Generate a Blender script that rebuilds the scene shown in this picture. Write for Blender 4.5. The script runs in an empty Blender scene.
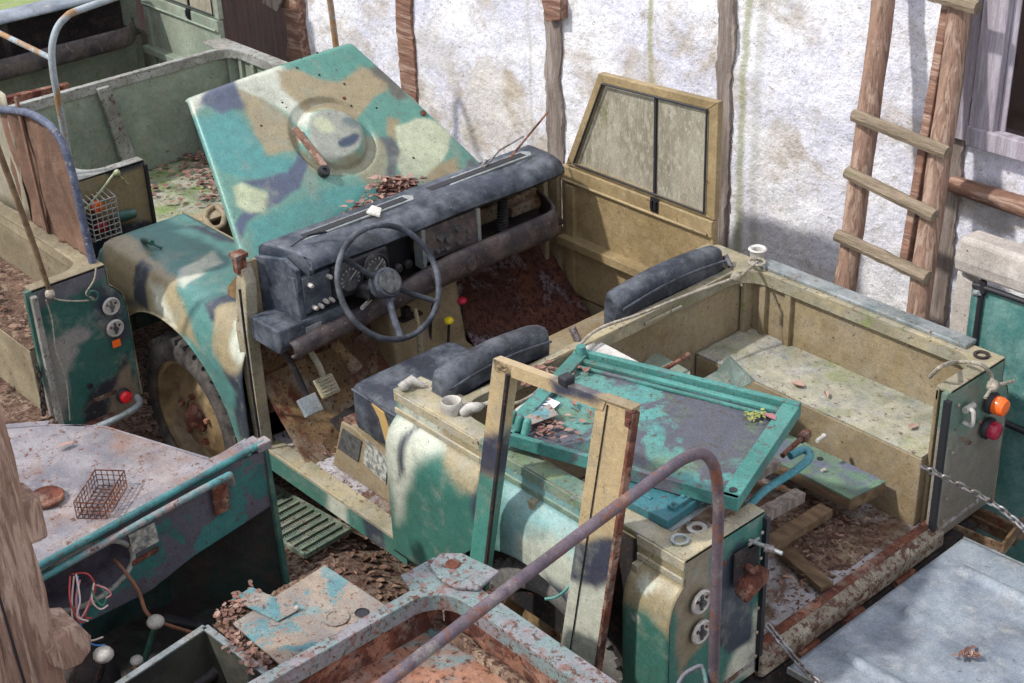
import bpy, bmesh, math, random
import numpy as np
from mathutils import Vector, Matrix, noise
random.seed(7)
C = bpy.context.scene.collection
V = Vector
# ------------------------------------------------------------------ camera
F = 1509.07
CAM = V((2.20840085, -2.51278348, 3.6714753))
def _cam():
    ya, p, ro = 2.42717469, 0.5071912, -0.03890571
    f = V((math.cos(ya)*math.cos(p), math.sin(ya)*math.cos(p), -math.sin(p)))
    r = f.cross(V((0, 0, 1))).normalized(); u = r.cross(f)
    c, s = math.cos(ro), math.sin(ro)
    return c*r+s*u, -s*r+c*u, f
CR, CU, CF = _cam()
cd = bpy.data.cameras.new('camera'); cam = bpy.data.objects.new('camera', cd); C.objects.link(cam)
cd.sensor_width = 36; cd.lens = F/1024*36; cd.clip_start = .05
cam.matrix_world = Matrix(((CR.x, CU.x, -CF.x, CAM.x), (CR.y, CU.y, -CF.y, CAM.y), (CR.z, CU.z, -CF.z, CAM.z), (0, 0, 0, 1)))
bpy.context.scene.camera = cam
# measuring helpers: a point of the photograph on a known plane of the place
def PP(x, y, p0, n):
    d = CF + CR*((x-512)/F) + CU*((341.5-y)/F); n = V(n)
    return CAM + d*((V(p0)-CAM).dot(n)/d.dot(n))
def PX(x, y, v): return PP(x, y, (v, 0, 0), (1, 0, 0))
def PY(x, y, v): return PP(x, y, (0, v, 0), (0, 1, 0))
def PZ(x, y, v): return PP(x, y, (0, 0, v), (0, 0, 1))
# ------------------------------------------------------------------ colours and materials
DARK = .80
def lin(c, ds=.10):
    if ds and c[1] > c[0]+35 and c[1] >= c[2]: c = (c[0]+8, c[1]-7, c[2]-2)
    g = .3*c[0]+.59*c[1]+.11*c[2]; c = (c[0]+(g*1.0-c[0])*ds, c[1]+(g-c[1])*ds, c[2]+(g*1.04-c[2])*ds)
    k = DARK if ds else 1
    return tuple(k*(x/255/12.92 if x/255 <= .04045 else ((x/255+.055)/1.055)**2.4) for x in c)
def mat(name, base, base2=None, scale=4.0, patch=None, pamt=.0, pscale=6.0, dust=0.0, dustc=(176, 168, 150), moss=0.0, mossc=(120, 130, 70),
        rough=.55, metal=0.0, bump=.25, bscale=60.0, chips=0.0, chipc=(96, 60, 44), attr=False, streak=None, spec=.4, sharp=.08):
    m = bpy.data.materials.new(name); m.use_nodes = True; nt = m.node_tree; N = nt.nodes; L = nt.links
    bs = N['Principled BSDF']; tc = N.new('ShaderNodeTexCoord'); oi = N.new('ShaderNodeObjectInfo')
    ad = N.new('ShaderNodeVectorMath'); ad.operation = 'ADD'
    mu = N.new('ShaderNodeVectorMath'); mu.operation = 'SCALE'; mu.inputs['Scale'].default_value = 17.0
    cx = N.new('ShaderNodeCombineXYZ')
    for i in range(3): L.new(oi.outputs['Random'], cx.inputs[i])
    L.new(cx.outputs[0], mu.inputs[0]); L.new(tc.outputs['Object'], ad.inputs[0]); L.new(mu.outputs[0], ad.inputs[1])
    mp = N.new('ShaderNodeMapping'); L.new(ad.outputs[0], mp.inputs[0])
    if streak: mp.inputs['Scale'].default_value = streak
    co = mp.outputs[0]
    def nz(s, det=4, ro=.6, dist=0.0):
        n = N.new('ShaderNodeTexNoise'); n.inputs['Scale'].default_value = s; n.inputs['Detail'].default_value = det
        n.inputs['Roughness'].default_value = ro; n.inputs['Distortion'].default_value = dist; L.new(co, n.inputs['Vector']); return n.outputs[0]
    def ramp(src, lo, hi):
        r = N.new('ShaderNodeMapRange'); r.inputs[1].default_value = lo; r.inputs[2].default_value = hi; r.clamp = True; L.new(src, r.inputs[0]); return r.outputs[0]
    def mix(fac, a, b):
        x = N.new('ShaderNodeMix'); x.data_type = 'RGBA'
        if isinstance(fac, float): x.inputs[0].default_value = fac
        else: L.new(fac, x.inputs[0])
        for k, c in ((6, a), (7, b)):
            if isinstance(c, tuple): x.inputs[k].default_value = (*lin(c), 1)
            else: L.new(c, x.inputs[k])
        return x.outputs[2]
    if attr:
        at = N.new('ShaderNodeAttribute'); at.attribute_name = 'Col'; col = at.outputs[0]
    else:
        col = mix(ramp(nz(scale), .4, .6), base, base2 or tuple(max(0, int(c*.82)) for c in base))
    if patch: col = mix(ramp(nz(pscale, 6, .62, .6), .62-pamt*.3, .62-pamt*.3+sharp), col, patch)
    if dust:
        col = mix(ramp(nz(9, 8, .7), .62-.35*dust, .85-.2*dust), col, dustc)
    if moss: col = mix(ramp(nz(5, 8, .75), .66-.3*moss, .75-.2*moss), col, mossc)
    if not metal > .6:
        gm = ramp(nz(3.2, 10, .78, .5), .50, .74); gs = N.new('ShaderNodeMath'); gs.operation = 'MULTIPLY'; gs.inputs[1].default_value = .42; L.new(gm, gs.inputs[0]); col = mix(gs.outputs[0], col, (88, 78, 68))
    if chips:
        col = mix(ramp(nz(48, 8, .75, .3), .67-.20*chips, .70-.20*chips), col, chipc)
        col = mix(ramp(nz(150, 4, .6), .72-.1*chips, .76-.1*chips), col, tuple(int(c*.6) for c in chipc))
    # fine value mottling of grime and scratches
    hv = N.new('ShaderNodeHueSaturation'); L.new(col, hv.inputs['Color'])
    v0 = ramp(nz(28, 8, .8), .3, .7); v1 = ramp(nz(170, 4, .7), .28, .72); vm = N.new('ShaderNodeMath'); vm.operation = 'MULTIPLY_ADD'; vm.inputs[1].default_value = .55
    L.new(v1, vm.inputs[0]); vh = N.new('ShaderNodeMath'); vh.operation = 'MULTIPLY'; vh.inputs[1].default_value = .45; L.new(v0, vh.inputs[0]); L.new(vh.outputs[0], vm.inputs[2]); v = vm.outputs[0]
    mr = N.new('ShaderNodeMapRange'); mr.inputs[3].default_value = .50; mr.inputs[4].default_value = 1.40; L.new(v, mr.inputs[0]); L.new(mr.outputs[0], hv.inputs['Value'])
    L.new(hv.outputs[0], bs.inputs['Base Color'])
    bs.inputs['Metallic'].default_value = metal; bs.inputs['Specular IOR Level'].default_value = spec
    rr = N.new('ShaderNodeMapRange'); rr.inputs[3].default_value = max(.05, rough-.15); rr.inputs[4].default_value = min(1, rough+.2)
    L.new(nz(14, 5), rr.inputs[0]); L.new(rr.outputs[0], bs.inputs['Roughness'])
    if bump:
        b = N.new('ShaderNodeBump'); b.inputs['Strength'].default_value = bump; b.inputs['Distance'].default_value = .012
        L.new(nz(bscale, 6, .7), b.inputs['Height']); L.new(b.outputs[0], bs.inputs['Normal'])
    return m
def plain(name, base, rough=.5, metal=0.0, emit=None, trans=0.0):
    m = bpy.data.materials.new(name); m.use_nodes = True; bs = m.node_tree.nodes['Principled BSDF']
    bs.inputs['Base Color'].default_value = (*lin(base, 0), 1); bs.inputs['Roughness'].default_value = rough; bs.inputs['Metallic'].default_value = metal
    bs.inputs['Transmission Weight'].default_value = trans
    return m
TEAL = (78, 144, 140); GRN = (54, 124, 106); BEI = (168, 152, 112); DRK = (62, 72, 84); PAL = (206, 210, 186); BLK = (44, 46, 54)
M = {}
M['camo'] = mat('camouflage_paint', TEAL, attr=True, dust=.28, dustc=(150, 155, 138), chips=.25, chipc=(92, 84, 70), rough=.34, bump=.12, bscale=60)
M['tan'] = mat('tan_paint', (170, 152, 116), (142, 122, 86), scale=3, dust=.5, dustc=(158, 146, 124), chips=.32, chipc=(100, 66, 42), rough=.55, moss=.12)
M['tan_rust'] = mat('tan_paint_rusting', (150, 120, 78), (110, 80, 52), scale=4, patch=(112, 58, 38), pamt=.35, dust=.4, chips=.6, chipc=(86, 46, 32), rough=.7)
M['capping'] = mat('galvanised_tan_capping', (186, 172, 132), (150, 142, 116), scale=5, dust=.5, dustc=(178, 174, 160), moss=.3, mossc=(136, 148, 84), chips=.4, chipc=(108, 74, 54), rough=.5)
M['galv'] = mat('galvanised_steel', (176, 184, 184), (134, 146, 146), scale=8, dust=.4, chips=.4, chipc=(120, 72, 50), moss=.2, mossc=(130, 150, 90), rough=.42, metal=.35)
M['dusty'] = mat('mossy_dusty_tan_box', (184, 176, 146), (142, 144, 120), scale=4, patch=(120, 128, 134), pamt=.42, pscale=9, dust=.6, dustc=(190, 186, 170), moss=.40, mossc=(142, 150, 100), chips=.45, chipc=(110, 92, 74), rough=.75, sharp=.16)
M['bedfloor'] = mat('dirty_pale_bed_floor', (198, 194, 198), (158, 150, 150), scale=5, patch=(110, 78, 54), pamt=.5, pscale=5, dust=.5, chips=.6, chipc=(92, 54, 40), rough=.85, bump=.5)
M['rust'] = mat('rust', (132, 72, 50), (92, 46, 34), scale=10, patch=(166, 112, 86), pamt=.35, pscale=12, dust=.3, chips=.5, chipc=(70, 38, 30), rough=.9, bump=.8)
M['rustfloor'] = mat('rusty_floor', (112, 64, 46), (78, 46, 38), scale=5, patch=(150, 140, 150), pamt=.28, pscale=5, dust=.2, dustc=(150, 96, 70), chips=.8, chipc=(66, 30, 22), rough=.95, bump=.9, sharp=.12)
M['vinyl'] = mat('worn_black_vinyl', (54, 60, 72), (40, 44, 54), scale=4, dust=.55, dustc=(120, 126, 134), chips=.2, chipc=(120, 116, 108), rough=.6, bump=.5, bscale=30)
M['dash'] = mat('faded_blue_black_dash', (58, 68, 82), (44, 50, 60), scale=5, dust=.55, dustc=(124, 130, 138), rough=.45, bump=.2, chips=.1, chipc=(150, 150, 150))
M['leather'] = mat('brown_black_dash_lip', (70, 62, 66), (52, 46, 50), scale=6, dust=.5, dustc=(124, 108, 100), rough=.5, bump=.4, chips=.35, chipc=(142, 120, 104))
M['black'] = mat('black_plastic', (40, 40, 44), (26, 26, 30), dust=.3, dustc=(96, 96, 100), rough=.45)
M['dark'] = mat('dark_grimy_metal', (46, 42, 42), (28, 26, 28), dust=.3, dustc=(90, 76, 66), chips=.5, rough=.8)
M['tyre'] = mat('weathered_tyre_rubber', (70, 64, 60), (50, 46, 44), dust=.55, dustc=(120, 112, 102), rough=.9, bump=.4)
M['tyre_pale'] = mat('dusty_grey_tyre_rubber', (128, 126, 120), (100, 98, 94), dust=.6, dustc=(158, 154, 146), rough=.9, bump=.4)
M['rim'] = mat('khaki_steel_rim', (158, 134, 90), (116, 92, 60), scale=8, dust=.4, dustc=(160, 140, 106), chips=.35, rough=.45, bump=.2)
M['teal'] = mat('flaking_teal_paint', (74, 162, 146), (54, 138, 122), scale=3, patch=(100, 100, 108), pamt=.25, pscale=4, chips=.45, chipc=(100, 74, 66), moss=.12, rough=.5, bump=.3)
M['teal_floor'] = mat('flaking_teal_panel_face', (78, 164, 152), (96, 156, 134), scale=5, patch=(92, 94, 104), pamt=.68, pscale=3.4, moss=.42, mossc=(104, 130, 88), chips=.5, chipc=(90, 76, 60), rough=.6, bump=.5, sharp=.05)
M['blue_lid'] = mat('blue_green_lid_paint', (58, 124, 132), (42, 100, 108), scale=6, patch=(110, 150, 150), pamt=.3, chips=.4, rough=.5)
M['green'] = mat('green_paint', (54, 124, 104), (44, 102, 88), scale=3, dust=.35, dustc=(120, 140, 120), chips=.3, rough=.45)
M['v2'] = mat('grey_green_paint', (160, 172, 150), (134, 148, 128), scale=3, dust=.4, dustc=(158, 152, 132), moss=.15, chips=.25, chipc=(104, 78, 60), rough=.6)
M['v2rail'] = mat('grey_rail', (172, 174, 166), (140, 140, 130), scale=6, chips=.5, dust=.3, rough=.55)
M['v2floor'] = mat('mossy_bed_floor', (150, 158, 120), (180, 180, 160), scale=3, moss=.6, mossc=(124, 150, 74), chips=.5, chipc=(110, 74, 56), dust=.4, rough=.95, bump=.7)
M['v3'] = mat('sandy_grey_paint', (172, 160, 128), (136, 124, 96), scale=3, dust=.5, dustc=(150, 132, 104), chips=.35, rough=.65)
M['dirt'] = mat('brown_dirt', (136, 106, 84), (98, 74, 58), scale=9, patch=(160, 136, 112), pamt=.35, pscale=16, chips=.8, chipc=(86, 56, 42), moss=.15, rough=1, bump=1.0, bscale=30)
M['ground'] = mat('leaf_strewn_dirt', (156, 136, 118), (118, 98, 84), scale=6, patch=(164, 140, 116), pamt=.3, pscale=10, chips=.9, chipc=(92, 58, 42), moss=.15, mossc=(120, 120, 80), rough=1, bump=1.0, bscale=25)
M['v4top'] = mat('rust_bloomed_grey_panel', (150, 144, 146), (116, 114, 122), scale=7, patch=(146, 112, 94), pamt=.42, pscale=4, dust=.4, dustc=(176, 168, 164), chips=.5, chipc=(112, 68, 50), moss=.1, rough=.75, bump=.4, sharp=.2)
M['v4teal'] = mat('peeling_teal_paint', (56, 138, 128), (42, 112, 102), scale=4, patch=(98, 94, 104), pamt=.55, pscale=6, chips=.4, rough=.6, sharp=.03)
M['v4dark'] = mat('dark_green_grimy_metal', (34, 58, 50), (52, 44, 42), scale=5, dust=.3, dustc=(86, 66, 58), chips=.5, chipc=(74, 50, 42), rough=.85)
M['plate'] = mat('grey_plate_with_teal_remains', (142, 134, 128), (166, 148, 128), scale=6, patch=(88, 150, 150), pamt=.3, pscale=5, chips=.5, chipc=(112, 72, 56), dust=.3, rough=.75, sharp=.03)
M['v4floor'] = mat('orange_rust_with_teal', (176, 122, 92), (148, 96, 72), scale=6, patch=(92, 148, 144), pamt=.40, pscale=4.5, dust=.5, dustc=(160, 140, 130), chips=.6, rough=.85, bump=.4)
M['v4rail'] = mat('chipped_teal_grey_rail', (142, 138, 142), (112, 150, 142), scale=12, patch=(134, 104, 96), pamt=.3, pscale=26, chips=.6, rough=.65)
M['tailgate'] = mat('weathered_grey_tailgate', (148, 160, 170), (120, 130, 142), scale=7, patch=(168, 170, 166), pamt=.3, pscale=14, dust=.55, dustc=(178, 186, 192), chips=.22, sharp=.2, chipc=(104, 96, 90), rough=.6, metal=.15)
M['pipe'] = mat('purple_grey_tube', (116, 100, 108), (92, 80, 90), scale=12, patch=(132, 84, 66), pamt=.28, pscale=20, dust=.3, rough=.5, metal=.2)
M['pipe2'] = mat('pale_chipped_tube', (172, 184, 188), (150, 160, 160), scale=10, patch=(170, 128, 84), pamt=.45, pscale=7, chips=.3, rough=.45)
M['wood'] = mat('weathered_wood', (184, 146, 122), (146, 112, 92), scale=5, patch=(202, 170, 146), pamt=.4, pscale=5, chips=.25, chipc=(84, 58, 44), rough=.9, bump=.9, bscale=14, streak=(7, 7, .7))
M['woodrung'] = mat('greenish_rung_wood', (176, 156, 130), (144, 128, 102), scale=6, chips=.2, moss=.15, rough=.9, bump=.9, bscale=20, streak=(.9, 6, 6))
M['woodred'] = mat('reddish_timber', (166, 122, 98), (136, 96, 78), scale=5, patch=(190, 156, 134), pamt=.35, pscale=6, rough=.85, bump=.8, bscale=14, streak=(.7, 6, 6))
M['woodgrey'] = mat('grey_timber', (186, 172, 160), (146, 130, 118), scale=5, chips=.35, chipc=(96, 66, 50), rough=.95, bump=1, bscale=16, streak=(8, 8, .6))
M['woodlav'] = mat('pale_window_timber', (206, 198, 208), (176, 164, 172), scale=5, chips=.25, rough=.9, bump=.7, bscale=18, streak=(8, 8, .6))
M['darkwood'] = mat('dark_brown_boards', (70, 46, 44), (46, 32, 34), scale=4, chips=.3, rough=.95, bump=.9, streak=(8, 8, .6))
M['plank'] = mat('brown_plank_wood', (158, 128, 92), (124, 96, 66), scale=6, moss=.2, chips=.3, rough=.9, bump=.9, streak=(1, 5, 5))
M['foam'] = plain('yellow_foam', (176, 144, 88), .95)
M['chrome'] = plain('dull_chrome', (190, 196, 200), .25, .8)
M['white'] = mat('dirty_white_plastic', (214, 210, 200), (186, 180, 168), dust=.3, rough=.5)
M['red'] = plain('red_plastic', (214, 34, 44), .25)
M['redknob'] = plain('red_knob_plastic', (206, 48, 74), .35)
M['yellow'] = plain('yellow_knob_plastic', (232, 208, 40), .35)
M['orange'] = plain('orange_lens', (236, 104, 40), .2)
M['maroon'] = plain('dark_red_lens', (160, 34, 60), .2)
M['rubber'] = plain('black_rubber', (34, 34, 38), .6)
M['rope'] = mat('pale_rope', (206, 196, 174), (170, 158, 136), scale=60, rough=.9, bump=.8, bscale=200)
M['steel'] = mat('grey_chain_steel', (170, 170, 170), (130, 120, 116), scale=20, chips=.5, rough=.4, metal=.5)
M['canvas'] = mat('brown_canvas', (132, 98, 76), (104, 76, 58), scale=6, rough=.95, bump=.6, bscale=12, dust=.3, dustc=(150, 120, 96))
M['glass'] = mat('lichen_covered_glass', (178, 168, 146), (152, 144, 120), scale=6, patch=(176, 170, 146), pamt=.4, pscale=14, moss=.3, mossc=(132, 128, 84), chips=.6, chipc=(190, 184, 166), rough=.5, bump=.3, streak=(2, 2, .7))
M['frametan'] = mat('ochre_door_paint', (176, 152, 108), (150, 128, 86), scale=3, chips=.25, chipc=(106, 60, 40), dust=.25, dustc=(186, 170, 130), rough=.45)
M['tealpanel'] = mat('dusty_teal_side_panel', (80, 156, 142), (62, 134, 124), scale=2, dust=.6, dustc=(130, 184, 170), chips=.15, chipc=(150, 190, 175), rough=.35, bump=.1)
M['beigegrey'] = mat('grey_beige_trim_paint', (212, 202, 190), (192, 182, 170), scale=4, dust=.3, chips=.2, rough=.6)
M['card'] = plain('white_card', (232, 228, 240), .7)
M['ink'] = plain('dark_violet_ink', (64, 58, 96), .6)
M['sticker'] = mat('scuffed_paper_label', (206, 206, 190), (120, 122, 120), scale=40, rough=.7, bump=0)
M['greyplate'] = mat('stamped_grey_plate', (122, 122, 118), (80, 84, 88), scale=40, rough=.4, metal=.4, bump=.4, bscale=200)
for k, c in (('wire_red', (200, 80, 80)), ('wire_blue', (80, 140, 210)), ('wire_white', (226, 206, 196)), ('wire_green', (80, 150, 120)), ('wire_pink', (222, 150, 150))): M[k] = plain(k, c, .5)
M['sillgrime'] = mat('grimy_pale_sill', (168, 160, 138), (120, 104, 84), scale=9, patch=(96, 62, 48), pamt=.45, pscale=14, dust=.4, chips=.8, moss=.15, rough=.7)
def leafmat(name, cols):
    m = bpy.data.materials.new(name); m.use_nodes = True; nt = m.node_tree; bs = nt.nodes['Principled BSDF']
    g = nt.nodes.new('ShaderNodeNewGeometry'); r = nt.nodes.new('ShaderNodeValToRGB')
    while len(r.color_ramp.elements) < len(cols): r.color_ramp.elements.new(.5)
    for i, c in enumerate(cols):
        e = r.color_ramp.elements[i]; e.position = i/(len(cols)-1); e.color = (*lin(c), 1)
    nt.links.new(g.outputs['Random Per Island'], r.inputs[0]); nt.links.new(r.outputs[0], bs.inputs['Base Color']); bs.inputs['Roughness'].default_value = .85
    return m
M['leaf'] = leafmat('dead_leaves', [(84, 60, 50), (142, 104, 82), (108, 78, 64), (168, 134, 110), (124, 90, 74), (94, 70, 58)])
M['leafred'] = leafmat('reddish_dead_leaves', [(104, 72, 62), (158, 112, 94), (126, 90, 78), (184, 148, 130), (96, 66, 56), (140, 96, 80)])
# ------------------------------------------------------------------ mesh builder
class MB:
    def __init__(s): s.v = []; s.f = []
    def add(s, vs, fs):
        b = len(s.v); s.v += [V(p) for p in vs]; s.f += [tuple(b+i for i in f) for f in fs]; return s
    def ob(s, o, ex, ey, ez):
        o, ex, ey, ez = V(o), V(ex), V(ey), V(ez)
        vs = [o, o+ex, o+ex+ey, o+ey, o+ez, o+ex+ez, o+ex+ey+ez, o+ey+ez]
        fs = [(0, 3, 2, 1), (4, 5, 6, 7), (0, 1, 5, 4), (1, 2, 6, 5), (2, 3, 7, 6), (3, 0, 4, 7)]
        if ex.cross(ey).dot(ez) < 0: fs = [f[::-1] for f in fs]
        return s.add(vs, fs)
    def box(s, a, b):
        a, b = V(a), V(b); d = b-a
        return s.ob(a, (d.x, 0, 0), (0, d.y, 0), (0, 0, d.z))
    def prism(s, pts, vec):
        pts = [V(p) for p in pts]; vec = V(vec); n = len(pts)
        nn = V((0, 0, 0))
        for i in range(n): nn += pts[i].cross(pts[(i+1) % n])
        if nn.dot(vec) < 0: pts = pts[::-1]
        vs = pts+[p+vec for p in pts]
        fs = [tuple(range(n))[::-1], tuple(range(n, 2*n))]+[(i, (i+1) % n, n+(i+1) % n, n+i) for i in range(n)]
        return s.add(vs, fs)
    def tube(s, pts, r, k=10, cap=True, closed=False, flat=1.0):
        pts = [V(p) for p in pts]; n = len(pts); rs = r if isinstance(r, (list, tuple)) else [r]*n
        t0 = (pts[1]-pts[0]).normalized(); a = t0.orthogonal().normalized(); vs = []
        for i in range(n):
            if closed: t = (pts[(i+1) % n]-pts[i-1]).normalized()
            else: t = (pts[min(i+1, n-1)]-pts[max(i-1, 0)]).normalized()
            a = (a-t*a.dot(t)).normalized(); b = t.cross(a)
            for j in range(k):
                w = 2*math.pi*j/k; vs.append(pts[i]+a*(rs[i]*math.cos(w))+b*(rs[i]*math.sin(w)*flat))
        fs = []
        for i in range(n if closed else n-1):
            i2 = (i+1) % n
            for j in range(k): fs.append((i*k+j, i*k+(j+1) % k, i2*k+(j+1) % k, i2*k+j))
        if cap and not closed: fs += [tuple(range(k))[::-1], tuple(range((n-1)*k, n*k))]
        return s.add(vs, fs)
    def bar(s, p, q, w, h, up=(0, 0, 1)):
        p, q = V(p), V(q); t = (q-p).normalized(); sd = t.cross(V(up)).normalized(); u = sd.cross(t)
        return s.ob(p-sd*w/2-u*h/2, q-p, sd*w, u*h)
    def surf(s, rows, closed=False):
        n = len(rows); m = len(rows[0]); vs = [p for r in rows for p in r]
        fs = [(i*m+j, (i+1)*m+j, (i+1)*m+(j+1) % m, i*m+(j+1) % m) for i in range(n-1) for j in range(m if closed else m-1)]
        return s.add(vs, fs)
    def lathe(s, prof, c, ax, k=28, cap=False):
        c = V(c); ax = V(ax).normalized(); a = ax.orthogonal().normalized(); b = ax.cross(a)
        rows = [[c+ax*h+(a*math.cos(2*math.pi*j/k)+b*math.sin(2*math.pi*j/k))*r for j in range(k)] for r, h in prof]
        s.surf(rows, True)
        return s
    def ball(s, c, r, k=12, sc=(1, 1, 1)):
        c = V(c); rows = []
        for i in range(1, k):
            th = math.pi*i/k
            rows.append([c+V((r*sc[0]*math.sin(th)*math.cos(2*math.pi*j/k), r*sc[1]*math.sin(th)*math.sin(2*math.pi*j/k), r*sc[2]*math.cos(th))) for j in range(k)])
        b = len(s.v); s.surf(rows, True)
        s.f += [tuple(b+j for j in range(k)), tuple(b+(k-2)*k+j for j in range(k))[::-1]]
        return s
def smooth_path(pts, n=8, closed=False):
    pts = [V(p) for p in pts]; out = []; m = len(pts)
    for i in range(m if closed else m-1):
        if closed: p0, p1, p2, p3 = pts[i-1], pts[i], pts[(i+1) % m], pts[(i+2) % m]
        else: p0, p1, p2, p3 = pts[max(i-1, 0)], pts[i], pts[i+1], pts[min(i+2, m-1)]
        for k in range(n):
            t = k/n; out.append(.5*((2*p1)+(-p0+p2)*t+(2*p0-5*p1+4*p2-p3)*t*t+(-p0+3*p1-3*p2+p3)*t**3))
    if not closed: out.append(pts[-1])
    return out
def wloc(o):
    p = V((0, 0, 0))
    while o: p = p+o.location; o = o.parent
    return p
def part(name, mb, m, parent=None, bevel=0.0, solid=0.0, smooth=False, label=None, off=1, disp=0.0):
    me = bpy.data.meshes.new(name)
    lo = [min(v[i] for v in mb.v) for i in range(3)]; hi = [max(v[i] for v in mb.v) for i in range(3)]
    c = V(((lo[0]+hi[0])/2, (lo[1]+hi[1])/2, lo[2]))
    me.from_pydata([v-c for v in mb.v], [], mb.f)
    bm = bmesh.new(); bm.from_mesh(me)
    if not solid: bmesh.ops.recalc_face_normals(bm, faces=bm.faces)
    bm.to_mesh(me); bm.free()
    o = bpy.data.objects.new(name, me); C.objects.link(o)
    if parent: o.parent = parent; o.location = c-wloc(parent)
    else: o.location = c
    me.materials.append(M[m] if isinstance(m, str) else m)
    if smooth:
        for p in me.polygons: p.use_smooth = True
        try: me.set_sharp_from_angle(angle=math.radians(50))
        except Exception: pass
    if solid:
        s = o.modifiers.new('s', 'SOLIDIFY'); s.thickness = solid; s.offset = off
    if bevel:
        b = o.modifiers.new('b', 'BEVEL'); b.width = bevel; b.segments = 2; b.limit_method = 'ANGLE'; b.angle_limit = math.radians(40)
    if label: o['label'] = label
    return o
def thing(name, label, cat, loc, group=None):
    o = bpy.data.objects.new(name, None); C.objects.link(o); o.location = loc; o.empty_display_size = .1
    o['label'] = label; o['category'] = cat
    if group: o['group'] = group
    return o
def tag(o, label, cat, group=None, kind=None):
    o['label'] = label; o['category'] = cat
    if group: o['group'] = group
    if kind: o['kind'] = kind
    return o
def struct(o): o['kind'] = 'structure'; return o
def stuff(o, label, cat): return tag(o, label, cat, kind='stuff')
# paint: camouflage patches as polygons measured on the surface, soft sprayed edges
def basis(n):
    n = V(n).normalized(); a = n.cross(V((0, 0, 1)))
    if a.length < .1: a = n.cross(V((0, 1, 0)))
    a.normalize(); return a, n.cross(a)
from mathutils.bvhtree import BVHTree
def paint(o, base, patches, p0, n, soft=.012, warp=.014, px=True, cast=False):
    bv = None
    if cast: bv = BVHTree.FromPolygons([v.co+wloc(o) for v in o.data.vertices], [tuple(f.vertices) for f in o.data.polygons])
    a, b = basis(n); me = o.data; W = wloc(o); p0 = V(p0)
    co = np.array([[(v.co+W-p0).dot(a), (v.co+W-p0).dot(b)] for v in me.vertices])
    wv = np.array([[noise.noise(V((v.co+W)*9)), noise.noise(V((v.co+W)*9+V((5, 5, 5))))] for v in me.vertices])
    co = co+wv*warp*2
    col = np.tile(np.array(lin(base, .16)), (len(co), 1))
    for c, poly, *s in patches:
        sf = s[0] if s else soft
        P = []
        for q in poly:
            h = None
            if cast:
                d_ = (CF+CR*((q[0]-512)/F)+CU*((341.5-q[1])/F)).normalized(); h = bv.ray_cast(CAM, d_)[0]
                if h is None: h = bv.find_nearest(CAM+d_*((PP(q[0], q[1], p0, n)-CAM).length))[0]+(PP(q[0], q[1], p0, n)-bv.find_nearest(PP(q[0], q[1], p0, n))[0])
            w = (h or PP(q[0], q[1], p0, n))-p0
            P.append((w.dot(a), w.dot(b)))
        P = np.array(P); m = len(P); d = np.full(len(co), 1e9); ins = np.zeros(len(co), bool)
        for i in range(m):
            A, B = P[i], P[(i+1) % m]; e = B-A; w = co-A
            t = np.clip((w@e)/(e@e+1e-12), 0, 1); d = np.minimum(d, np.linalg.norm(w-t[:, None]*e, axis=1))
            c1 = (A[1] > co[:, 1]) != (B[1] > co[:, 1])
            xx = A[0]+(co[:, 1]-A[1])/((B[1]-A[1]) if abs(B[1]-A[1]) > 1e-9 else 1e-9)*(B[0]-A[0])
            ins ^= c1 & (co[:, 0] < xx)
        sd = np.where(ins, d, -d); k = np.clip(.5+sd/(2*sf), 0, 1); k = k*k*(3-2*k)
        col = col*(1-k[:, None])+np.array(lin(c, .16))*k[:, None]
    at = me.color_attributes.new('Col', 'FLOAT_COLOR', 'POINT')
    at.data.foreach_set('color', np.hstack([col, np.ones((len(col), 1))]).astype(np.float32).ravel())
def ell(cx, cy, rx, ry, ang=0, k=12):
    a = math.radians(ang); return [(cx+rx*math.cos(t)*math.cos(a)-ry*math.sin(t)*math.sin(a), cy+rx*math.cos(t)*math.sin(a)+ry*math.sin(t)*math.cos(a)) for t in [2*math.pi*i/k for i in range(k)]]
def noisecamo(o, cols, sc=2.2, seed=0.0):
    me = o.data; W = wloc(o); cols = [np.array(lin(c)) for c in cols]; out = []
    for v in me.vertices:
        p = (v.co+W)*sc+V((seed, seed*2, 0)); c = cols[0]
        for i in range(1, len(cols)):
            n = noise.noise(p+V((i*13.1, 0, i*7))); k = min(1, max(0, (n-.12)/.07)); k = k*k*(3-2*k); c = c*(1-k)+cols[i]*k
        out.append((*c, 1))
    at = me.color_attributes.new('Col', 'FLOAT_COLOR', 'POINT'); at.data.foreach_set('color', np.array(out, np.float32).ravel())
def frange(a, b, n): return [a+(b-a)*i/(n-1) for i in range(n)]
def interp(pts, t):
    for (a, b), (c, d) in zip(pts, pts[1:]):
        if a <= t <= c or a >= t >= c: return b+(d-b)*((t-a)/(c-a) if c != a else 0)
    return pts[-1][1]
def resample(prof, n):
    L = [0]
    for (a, b), (c, d) in zip(prof, prof[1:]): L.append(L[-1]+math.hypot(c-a, d-b))
    out = []
    for i in range(n):
        t = L[-1]*i/(n-1)
        for j in range(len(prof)-1):
            if L[j+1] >= t-1e-9: k = (t-L[j])/(L[j+1]-L[j]); out.append((prof[j][0]+(prof[j+1][0]-prof[j][0])*k, prof[j][1]+(prof[j+1][1]-prof[j][1])*k)); break
    return out
def gridplate(o0, ex, ey, nx, ny, thick, fn=None):
    """a sheet as a dense grid with real thickness; fn(u,v)->offset along the normal"""
    o0, ex, ey = V(o0), V(ex), V(ey); n = ex.cross(ey).normalized()
    mb = MB(); mb.surf([[o0+ex*(i/nx)+ey*(j/ny)+n*(fn(i/nx, j/ny) if fn else 0) for j in range(ny+1)] for i in range(nx+1)])
    return mb
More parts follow.
